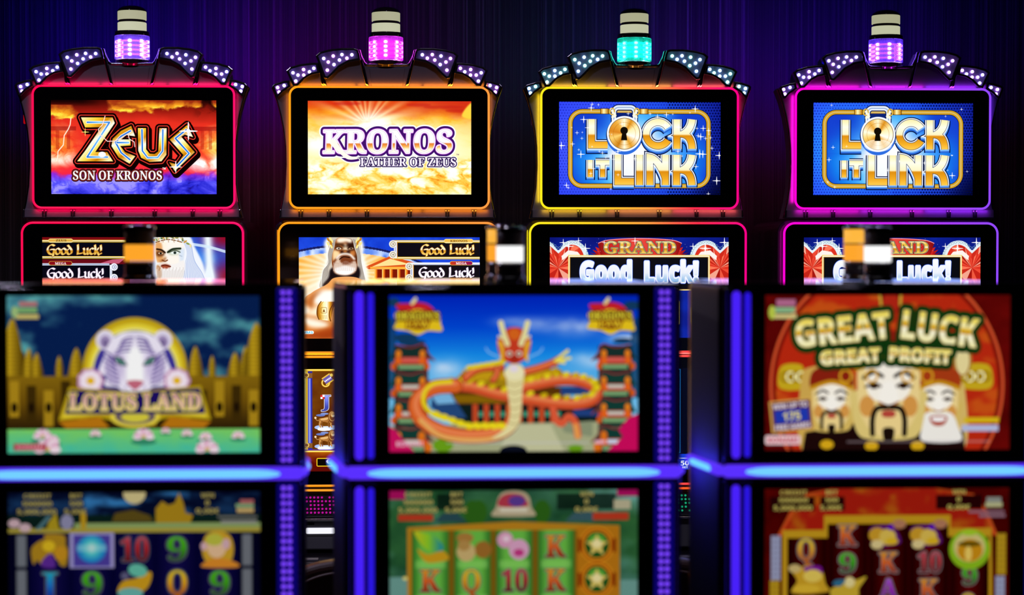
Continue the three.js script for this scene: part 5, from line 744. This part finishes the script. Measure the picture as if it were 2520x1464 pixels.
    blob(c, [[1010, 450], [1060, 400], [1100, 350], [1160, 338], [1220, 350], [1260, 400], [1304, 450], [1290, 560], [1250, 620], [1160, 660], [1060, 620], [1024, 560]], '#c83a20'); for (const s of [-1, 1]) { blob(c, [[1158 + s * 150, 460], [1158 + s * 120, 540], [1158 + s * 126, 640], [1158 + s * 90, 600], [1158 + s * 100, 480]], '#e8b030'); line(c, [[1158 + s * 60, 486], [1158 + s * 92, 400], [1158 + s * 118, 300]], '#e8e0a0', 46); line(c, [[1158 + s * 92, 440], [1158 + s * 136, 420]], '#e8e0a0', 22); oval(c, 1158 + s * 42, 570, 26, 24, '#e8dcc8'); oval(c, 1158 + s * 40, 572, 13, 14, '#401810'); curve(c, [[1158 + s * 130, 600], [1158 + s * 220, 560], [1158 + s * 250, 520]], 'rgba(220,230,250,0.5)', 14); } oval(c, 1160, 400, 52, 50, '#d8641c'); blob(c, [[1120, 610], [1160, 580], [1200, 610], [1180, 650], [1140, 650]], '#a82818');
    for (const x of [310, 2010]) { blob(c, [[x - 190, 140], [x - 60, 130], [x, 120], [x + 90, 140], [x + 130, 200], [x - 120, 210]], '#c8202c'); line(c, [[x - 50, 130], [x - 20, 92]], '#e8d890', 30); blob(c, [[x - 200, 220], [x - 100, 200], [x, 180], [x + 110, 204], [x + 190, 220], [x + 200, 300], [x + 210, 370], [x + 90, 370], [x, 404], [x - 90, 370], [x - 206, 350], [x - 190, 290]], '#e8c41c'); word(c, "DRAGON'S", x - 190, x + 190, 272, 66, SERIF, [['#5a2404', 26]], '#f8ec40'); word(c, 'LAW', x - 100, x + 100, 340, 58, SERIF, [['#7a1c04', 26]], '#f8e030'); oval(c, x + 6, 344, 56, 12, '#7a1c08'); }
    word(c, 'KONAMI', 116, 356, 1378, 44, SANS, [], '#f0c4d8'); c.fillStyle = 'rgba(200,200,210,0.55)'; c.fillRect(560, 1344, 1260, 12); c.fillStyle = '#e8b0c0'; c.fillRect(1870, 1330, 90, 30); c.fillStyle = '#c8d8f0'; c.fillRect(1980, 1326, 90, 34);
  });
}
function faceMan(c, x, y, s, o) {
  const P = (a) => a.map(([u, v]) => [x + u * s, y + v * s]);
  blob(c, P([[-0.95, 0.1], [-1.05, 0.6], [-0.9, 1.3], [-0.5, 1.5], [0.5, 1.5], [0.9, 1.3], [1.05, 0.6], [0.95, 0.1]]), o.side || '#d8b860');
  blob(c, P([[-0.8, -0.75], [0, -0.95], [0.8, -0.75], [0.9, 0], [0.82, 0.7], [0.5, 1.25], [0, 1.45], [-0.5, 1.25], [-0.82, 0.7], [-0.9, 0]]), '#efd48e'); blob(c, P([[-0.6, -0.65], [0, -0.85], [0.6, -0.65], [0.62, 0.1], [0.3, 0.4], [0, 0.1], [-0.3, 0.4], [-0.62, 0.1]]), '#fdf6e8'); for (const q of [-1, 1]) { oval(c, x + q * 0.62 * s, y + 0.55 * s, 0.22 * s, 0.3 * s, '#d89848'); curve(c, P([[q * 0.18, -0.30], [q * 0.42, -0.42], [q * 0.72, -0.26]]), '#1c0c04', s * 0.1); curve(c, P([[q * 0.2, 0.0], [q * 0.42, -0.1], [q * 0.66, 0.0]]), '#301808', s * 0.07); oval(c, x + q * 0.42 * s, y, 0.12 * s, 0.06 * s, '#2a1406'); }
  blob(c, P([[-0.16, -0.1], [0.16, -0.1], [0.28, 0.42], [0, 0.52], [-0.28, 0.42]]), '#fffaf0'); curve(c, P([[-0.28, 0.44], [0, 0.54], [0.28, 0.44]]), '#a8601c', s * 0.06);
  if (o.white) { blob(c, P([[-0.6, 0.62], [0, 0.56], [0.6, 0.62], [0.9, 1.2], [1.0, 1.9], [-0.7, 1.9], [-0.75, 1.2]]), '#f4f0e8'); blob(c, P([[-0.4, 0.78], [0, 0.72], [0.4, 0.78], [0.3, 1.1], [0, 1.2], [-0.3, 1.1]]), '#b03c24'); blob(c, P([[-0.32, 0.82], [0, 0.8], [0.32, 0.82], [0.2, 0.98], [-0.2, 0.98]]), '#fff'); } else { blob(c, P([[-0.2, 0.72], [0, 0.66], [0.2, 0.72], [0.14, 0.86], [-0.14, 0.86]]), '#b84438'); for (const q of [-1, 1]) curve(c, P([[q * 0.06, 0.58], [q * 0.34, 0.62], [q * 0.46, 0.9], [q * 0.46, 1.35]]), '#120806', s * 0.15); blob(c, P([[-0.16, 1.2], [0.16, 1.2], [0.1, 1.6], [-0.1, 1.6]]), '#1a0e08'); }
  blob(c, P([[-0.95, -0.5], [-0.9, -1.3], [0, -1.6], [0.9, -1.3], [0.95, -0.5], [0, -0.78]]), o.hat); curve(c, P([[-0.92, -0.55], [0, -0.82], [0.92, -0.55]]), '#c89018', s * 0.2);
}
function artFortune() {
  return art(0, 540, 1588, 1535, 0.6, (c) => {
    wash(c, 0, 540, 1588, 1535, 200, (u, v) => mixc([110, 8, 6], [70, 2, 2], fbm(u * 9, v * 9))); oval(c, 790, 1120, 762, 800, '#d8542c'); oval(c, 790, 1120, 745, 780, '#7a1008');
    c.save(); c.beginPath(); c.ellipse(790, 1120, 722, 756, 0, 0, 7); c.clip(); wash(c, 0, 540, 1588, 1535, 160, (u, v) => mixc([186, 40, 16], [200, 80, 20], Math.max(0, (fbm(u * 13, v * 11) - 0.52) * 6))); c.restore();
    blob(c, [[740, 540], [750, 640], [800, 660], [860, 640], [870, 540]], '#8a140c'); curve(c, [[740, 540], [738, 640], [620, 660]], '#c8a030', 18); curve(c, [[876, 540], [880, 620], [960, 640]], '#c8a030', 18); oval(c, 810, 590, 50, 70, '#b02414');
    for (const [x, s] of [[170, 1], [1390, -1]]) { blob(c, [[x - s * 90, 1080], [x - s * 60, 990], [x + s * 60, 985], [x + s * 100, 1060], [x + s * 240, 1080], [x + s * 220, 1120], [x + s * 40, 1150], [x - s * 70, 1140]], '#c8a81c'); for (let k = 0; k < 5; k++) ring(c, x - s * 40 + s * k * 34, 1064, 26, 30, k % 2 ? '#f8f4c0' : '#8a6408', 11); }
    oval(c, 1280, 960, 60, 110, '#e8d89a'); ring(c, 1280, 960, 52, 100, '#a87820', 14);
    blob(c, [[230, 1100], [300, 1000], [540, 1020], [580, 1160], [560, 1535], [240, 1535]], '#d0a850'); blob(c, [[990, 1100], [1240, 1090], [1300, 1180], [1290, 1535], [1000, 1535]], '#d8b868'); poly(c, [[260, 1420], [620, 1360], [1000, 1360], [1290, 1420], [1300, 1535], [240, 1535]], '#1c0808');
    faceMan(c, 430, 1210, 138, { hat: '#8a2010' }); faceMan(c, 1125, 1215, 140, { hat: '#a83a14', white: 1 }); faceMan(c, 800, 1130, 226, { hat: '#8a1c10', side: '#e0c878' });
    for (const x of [520, 1050, 690, 920]) ring(c, x, 1060, 36, 40, '#d8a020', 14); for (const [x, y] of [[400, 1500], [690, 1510], [990, 1510]]) oval(c, x, y, 44, 30, '#d8a818');
    const G = (cc, a, b) => vgrad(cc, a, b, [[0, '#f0d430'], [0.3, '#fff8c8'], [0.42, '#e8b818'], [0.55, '#c88a10'], [0.62, '#fffbe4'], [1, '#f8f0b0']]), rot = (t, x0, x1, yb, h, a) => { c.save(); c.translate((x0 + x1) / 2, yb); c.rotate(a); word(c, t, -(x1 - x0) / 2, (x1 - x0) / 2, 0, h, SANS, [['#0a280a', 84], ['#123c10', 66], ['#1c1204', 26], ['#f8e890', 12]], G); c.restore(); };
    rot('GREAT', 194, 816, 842, 164, -0.10); rot('LUCK', 858, 1366, 842, 176, 0.13); rot('GREAT', 354, 746, 976, 84, -0.06); rot('PROFIT', 794, 1200, 970, 84, 0.06);
    c.save(); c.translate(172, 1316); c.rotate(-0.10); c.fillStyle = '#e0b050'; c.fillRect(-138, -106, 276, 204); c.fillStyle = '#5a2a50'; c.fillRect(-126, -96, 252, 184); c.fillStyle = '#2038b0'; c.fillRect(-110, -44, 220, 84); word(c, 'WIN UP TO', -116, 110, -52, 34, SANS, [], '#f4ecf4'); word(c, '175', -60, 60, 26, 52, SANS, [], '#f4e480'); word(c, 'FREE GAMES', -118, 116, 82, 34, SANS, [], '#f4ecf4'); c.restore();
    rrect(c, 0, 1440, 230, 60, 14); c.fillStyle = '#f0d0d4'; c.fill(); word(c, 'KONAMI', 14, 216, 1488, 34, SANS, [], '#c03048'); c.fillStyle = '#d8b818'; c.fillRect(1290, 1328, 230, 34); c.fillStyle = '#b4bce0'; c.fillRect(1276, 1376, 240, 42); c.fillStyle = 'rgba(200,190,200,0.4)'; c.fillRect(530, 1476, 930, 14);
    c.fillStyle = '#b0688c'; c.fillRect(70, 566, 124, 44); c.fillStyle = '#88b888'; c.fillRect(46, 616, 146, 36); c.fillStyle = '#d0c480'; c.fillRect(40, 660, 160, 30); oval(c, 42, 650, 22, 44, '#b8c848');
  });
}
function meters(c, x, y, w, col, small) { const T = (t, a, b, yy, h) => word(c, t, a, b, yy, h, SANS, [['rgba(0,0,0,0.6)', 6]], col); T('CREDIT', x + 60, x + 320, y + 50, 40); T('5000000', x + 50, x + 330, y + 122, 44); T('5,000,000', x, x + 370, y + 196, 46); T('BET', x + 490, x + 610, y + 50, 40); T('500', x + 490, x + 615, y + 122, 44); T('5,00€', x + 440, x + 650, y + 196, 46); const r = x + w; T('WIN', r - 130, r, y + 50, 40); T('0', r - 92, r - 48, y + 122, 46); T('0,00€', r - 180, r + 40, y + 196, 46); }
function artLotusReels() {
  return art(85, 78, 2440, 1527, 0.42, (c) => {
    wash(c, 85, 78, 2440, 460, 160, (u, v) => { const n = fbm(u * 9, v * 4); let q = mixc([4, 12, 40], [50, 120, 180], Math.max(0, (n - 0.42) * 3) * (u > 0.3 && u < 0.72 ? 1 : 0.4) * (v < 0.6 ? 1 : 0.1)); return v > 0.55 ? mixc(q, [10, 34, 22], 0.8) : q; }); oval(c, 1262, 90, 105, 96, '#cfc088');
    poly(c, [[1460, 380], [1460, 230], [1520, 160], [1580, 200], [1640, 180], [1680, 80], [1720, 180], [1740, 270], [1810, 290], [1780, 380]], '#a8841a'); poly(c, [[1050, 350], [1080, 270], [1250, 240], [1400, 290], [1440, 350]], '#5a4a18'); c.fillStyle = '#8aa060'; c.fillRect(700, 360, 1740, 50); c.fillStyle = '#a8983a'; c.fillRect(85, 408, 2360, 40); poly(c, [[330, 420], [450, 290], [490, 300], [380, 420]], '#4a7078'); oval(c, 630, 350, 60, 70, '#8a88a8'); poly(c, [[440, 420], [460, 350], [530, 260], [560, 420]], '#a8901c'); c.fillStyle = '#b8921c'; c.fillRect(758, 260, 52, 150); for (const [x, y] of [[140, 360], [240, 400]]) oval(c, x, y, 56, 40, '#c8a8b0');
    meters(c, 165, 80, 1850, '#b8a858'); c.fillStyle = '#b06060'; c.fillRect(2250, 150, 130, 36); c.fillStyle = '#88a878'; c.fillRect(2210, 190, 170, 34); c.fillStyle = '#c8a868'; c.fillRect(2220, 230, 160, 40); c.fillStyle = '#70706c'; c.fillRect(2040, 300, 370, 20); c.fillStyle = '#8a8a84'; c.fillRect(2070, 340, 340, 32);
    for (let k = 0; k < 5; k++) { c.fillStyle = hgrad(c, 270 + k * 395, 665 + k * 395, [[0, '#03022c'], [0.5, '#140c4c'], [1, '#03022c']]); c.fillRect(270 + k * 395, 450, 395, 1100); } c.fillStyle = '#02021c'; c.fillRect(85, 450, 185, 1100); c.fillRect(2245, 450, 200, 1100);
    for (const y of [470, 790, 1110]) for (const x of [160, 2270]) { rrect(c, x, y, 90, 290, 10); c.fillStyle = '#6c7078'; c.fill(); c.strokeStyle = '#4a4e58'; c.lineWidth = 10; c.stroke(); }
    const X = [470, 865, 1262, 1660, 2060], S = (t, i, y) => serifSym(c, t, X[i], y, 220, SYM[t], '#606470'); c.fillStyle = '#9c94c8'; c.fillRect(655, 450, 415, 325); c.fillStyle = '#4a3c98'; c.fillRect(690, 470, 345, 290); oval(c, 860, 600, 138, 130, rgrad(c, 860, 590, 150, [[0, '#f0f0d8'], [0.4, '#4cc4c8'], [1, '#0c64c0']])); c.fillStyle = 'rgba(160,210,220,0.5)'; c.fillRect(720, 560, 280, 60);
    blob(c, [[300, 590], [360, 530], [420, 500], [430, 460], [600, 470], [620, 560], [640, 620], [620, 750], [560, 740], [540, 660], [470, 660], [450, 760], [390, 740], [350, 700], [320, 740], [300, 680]], '#a8801c'); oval(c, 460, 570, 60, 50, '#d8b420'); oval(c, 570, 640, 60, 70, '#c08a1c'); blob(c, [[400, 700], [480, 640], [520, 760], [400, 760]], '#5a2890'); S('10', 2, 600); S('9', 3, 600);
    blob(c, [[1900, 560], [1940, 470], [2060, 440], [2160, 490], [2190, 620], [2140, 740], [1960, 740], [1900, 660]], '#c89c28'); oval(c, 2030, 590, 90, 100, '#e0b890'); oval(c, 2010, 520, 80, 56, '#b8b840'); oval(c, 2120, 560, 36, 50, '#d0a8b0'); oval(c, 1910, 580, 30, 40, '#d0a8b0'); blob(c, [[1890, 770], [1980, 700], [2120, 700], [2240, 750], [2190, 780]], '#d88828');
    S('J', 0, 920); S('9', 1, 920); blob(c, [[1100, 1000], [1150, 900], [1280, 870], [1400, 810], [1420, 860], [1380, 960], [1290, 1020], [1200, 1060]], '#c8981c'); oval(c, 1290, 800, 90, 60, '#60b8a0', 0.2); oval(c, 1220, 1010, 120, 50, '#68b0a8'); oval(c, 1170, 850, 40, 36, '#5a5878'); S('Q', 3, 910); S('9', 4, 920); ['K', 'Q', '10', 'J', 'K'].forEach((t, i) => S(t, i, 1250));
  });
}
function artDragonReels() {
  return art(60, 60, 2405, 1509, 0.42, (c) => {
    wash(c, 60, 60, 2405, 1509, 160, (u, v) => mixc(mixc([12, 50, 34], [60, 120, 60], fbm(u * 8, v * 8)), [110, 170, 160], Math.max(0, fbm(u * 5 + 9, v * 4) - 0.42) * 2.4 * (Math.abs(u - 0.5) > 0.3 ? 1 : 0.3))); c.fillStyle = '#a8105c'; c.fillRect(60, 60, 150, 80); c.fillRect(2210, 60, 195, 60); for (const x of [900, 1500, 840]) oval(c, x, 260, 80, 110, '#2c6018'); poly(c, [[480, 350], [560, 270], [700, 270], [780, 350]], '#284850'); poly(c, [[1720, 350], [1800, 270], [1980, 260], [2010, 350]], '#385860'); c.fillStyle = '#b83820'; c.fillRect(140, 280, 330, 60); c.fillRect(1980, 270, 340, 70); c.fillStyle = 'rgba(4,16,12,0.7)'; c.fillRect(500, 90, 250, 150); c.fillRect(1640, 90, 560, 150);
    blob(c, [[1020, 290], [1060, 220], [1090, 120], [1140, 76], [1240, 64], [1330, 80], [1380, 130], [1400, 220], [1440, 290], [1340, 304], [1120, 304]], '#b8a888'); blob(c, [[1100, 210], [1100, 130], [1180, 90], [1300, 100], [1350, 150], [1350, 210]], '#b03848'); oval(c, 1260, 160, 80, 50, '#5a3a90'); c.fillStyle = '#d8d0b8'; c.fillRect(1100, 220, 260, 40);
    meters(c, 140, 66, 1850, '#c8b868'); c.fillStyle = '#b8b090'; c.fillRect(2180, 150, 160, 90);
    poly(c, [[225, 400], [1230, 350], [2235, 390], [2240, 1509], [225, 1509]], '#b8801c'); c.fillStyle = '#7a5a10'; c.fillRect(262, 430, 1570, 1080);
    for (let k = 0; k < 4; k++) { const x = 272 + k * 396; c.fillStyle = hgrad(c, x, x + 345, [[0, '#2c7024'], [0.25, '#68b844'], [0.75, '#68b844'], [1, '#2c7024']]); c.fillRect(x, 430, 345, 1080); for (const y of [760, 1080]) { c.fillStyle = 'rgba(150,220,110,0.5)'; c.fillRect(x + 30, y - 50, 285, 70); } }
    c.fillStyle = '#b87414'; c.fillRect(1830, 400, 400, 1110); for (const y of [570, 890, 1210]) { oval(c, 2020, y, 165, 170, '#d88a1c'); ring(c, 2020, y, 140, 145, '#a85408', 18); oval(c, 2020, y, 116, 122, '#1c5018'); oval(c, 2020, y - 40, 80, 60, '#5ca838'); const P = []; for (let k = 0; k < 10; k++) { const a = -Math.PI / 2 + k * Math.PI / 5, r = k % 2 ? 50 : 112; P.push([2020 + r * Math.cos(a), y + 6 + r * Math.sin(a)]); } poly(c, P, '#d8c060'); oval(c, 2020, y - 10, 46, 40, '#f0e0a0'); for (const s of [-1, 1]) { c.fillStyle = '#7a2404'; c.fillRect(2005 + s * 165, y - 60, 30, 130); } }
    blob(c, [[290, 440], [380, 450], [480, 480], [560, 570], [540, 630], [450, 630], [360, 560]], hgrad(c, 290, 560, [[0, '#c8c020'], [0.5, '#88c828'], [1, '#1c88a0']])); blob(c, [[320, 600], [420, 650], [560, 620], [620, 690], [540, 720], [400, 720]], '#c8981c'); oval(c, 770, 500, 80, 50, '#a87838'); oval(c, 940, 610, 80, 80, '#9a6828'); oval(c, 780, 630, 90, 88, '#c8ac70', 0.4); oval(c, 760, 570, 60, 50, '#b08848'); oval(c, 1150, 520, 76, 76, '#d898b8'); oval(c, 1280, 610, 96, 96, '#d8a0c0'); oval(c, 1280, 640, 50, 36, '#c03880'); oval(c, 1160, 510, 36, 30, '#e8c8d8');
    const S = (t, x, y) => serifSym(c, t, x, y, 205, SYM[t], '#8a9a80'); S('K', 1625, 580); S('K', 440, 895); S('Q', 830, 895); S('10', 1240, 895); S('K', 1625, 895); ['Q', '10', 'K', 'Q'].forEach((t, k) => S(t, 440 + k * 396, 1215)); c.fillStyle = '#6a9a90'; c.fillRect(60, 860, 165, 200); c.fillRect(2245, 900, 160, 160); oval(c, 205, 872, 22, 16, '#f0e080');
  });
}
function artFortuneReels() {
  return art(65, 45, 2385, 1494, 0.42, (c) => {
    wash(c, 65, 45, 2385, 1494, 160, (u, v) => mixc([100, 4, 2], [50, 0, 0], fbm(u * 8, v * 8))); poly(c, [[180, 490], [300, 260], [460, 90], [700, 45], [1700, 45], [2050, 100], [2180, 260], [2280, 490]], '#c84c1c'); c.save(); path(c, [[215, 490], [330, 270], [480, 110], [720, 45], [1690, 45], [2010, 110], [2150, 270], [2240, 490]]); c.clip(); wash(c, 65, 45, 2385, 520, 140, (u, v) => mixc([164, 28, 14], [176, 84, 16], Math.max(0, (fbm(u * 15, v * 4) - 0.5) * 5))); c.restore();
    c.fillStyle = '#240204'; c.fillRect(115, 120, 420, 130); c.fillRect(590, 120, 230, 130); c.fillRect(1690, 110, 440, 130); meters(c, 145, 50, 1830, '#d0c060'); c.fillStyle = '#8a9088'; c.fillRect(2170, 130, 140, 50); c.fillStyle = '#b8b888'; c.fillRect(2160, 180, 160, 44); c.fillStyle = '#8a6878'; c.fillRect(2000, 255, 340, 24); c.fillRect(2100, 290, 250, 30);
    const out = [[232, 430], [625, 430], [625, 295], [1830, 295], [1830, 420], [2220, 420], [2235, 1494], [232, 1494]]; poly(c, out, '#c0941c'); poly(c, [[278, 505], [660, 505], [660, 375], [1795, 375], [1795, 500], [2195, 500], [2195, 1494], [278, 1494]], '#300002'); for (let k = 0; k < 5; k++) { c.fillStyle = hgrad(c, 290 + k * 385, 650 + k * 385, [[0, '#1a0000'], [0.5, '#5a0204'], [1, '#1a0000']]); c.fillRect(290 + k * 385, k > 0 && k < 4 ? 380 : 510, 360, 1120); }
    const S = (t, x, y, h = 190) => serifSym(c, t, x, y, h, SYM[t], '#a09090'); S('Q', 455, 612); S('K', 845, 480); S('9', 850, 740); S('K', 1235, 735); S('10', 1630, 735); S('K', 1620, 990); S('A', 1240, 985); S('9', 2015, 870, 170);
    for (const x of [1210, 1600]) { blob(c, [[x - 150, 420], [x - 60, 390], [x + 60, 400], [x + 130, 480], [x + 140, 560], [x, 590], [x - 110, 600], [x - 140, 520]], '#5a1870'); oval(c, x - 80, 480, 80, 70, '#c89828'); oval(c, x + 20, 500, 80, 76, '#d8b850'); oval(c, x - 80, 570, 60, 44, '#d8c488'); oval(c, x + 130, 380, 66, 44, '#b07858'); oval(c, x + 60, 540, 60, 34, '#d8b020'); oval(c, x + 50, 410, 30, 28, '#5a0cb0'); }
    blob(c, [[290, 770], [400, 780], [470, 760], [600, 800], [640, 930], [660, 1010], [330, 1020], [370, 900]], '#c89c24'); blob(c, [[440, 780], [590, 770], [600, 850], [480, 840]], '#7a1890'); oval(c, 520, 860, 90, 60, '#e0c458'); oval(c, 350, 790, 60, 40, '#c8b070'); oval(c, 460, 980, 130, 40, '#d8b030'); blob(c, [[690, 990], [780, 940], [860, 880], [930, 900], [1030, 870], [960, 980], [940, 1060], [720, 1070]], '#c8a830'); oval(c, 870, 920, 50, 50, '#e0d090'); blob(c, [[710, 940], [740, 900], [830, 900], [780, 960]], '#2c6888');
    oval(c, 2010, 620, 195, 190, '#88b81c'); oval(c, 2010, 600, 150, 140, '#d0c078'); oval(c, 2015, 630, 120, 105, '#c88c14'); oval(c, 2010, 570, 110, 26, '#6a5008'); oval(c, 2000, 660, 34, 70, '#e8c860'); oval(c, 2010, 460, 80, 30, '#a0c828'); S('Q', 2000, 1120, 170); S('10', 460, 1160); S('J', 860, 1180); S('10', 1240, 1240); S('9', 1620, 1240);
    for (const [x, y, h, col] of [[125, 480, 420, '#9aa0c0'], [115, 900, 560, '#b8941c'], [2270, 470, 390, '#b8941c'], [2260, 870, 560, '#9aa0c0']]) { c.fillStyle = col; c.fillRect(x, y, 88, h); for (let k = 0; k < h / 50; k++) { c.fillStyle = 'rgba(60,20,20,0.4)'; c.fillRect(x + 14, y + 8 + k * 50, 60, 10); } }
  });
}

renderer.render(scene, camera);
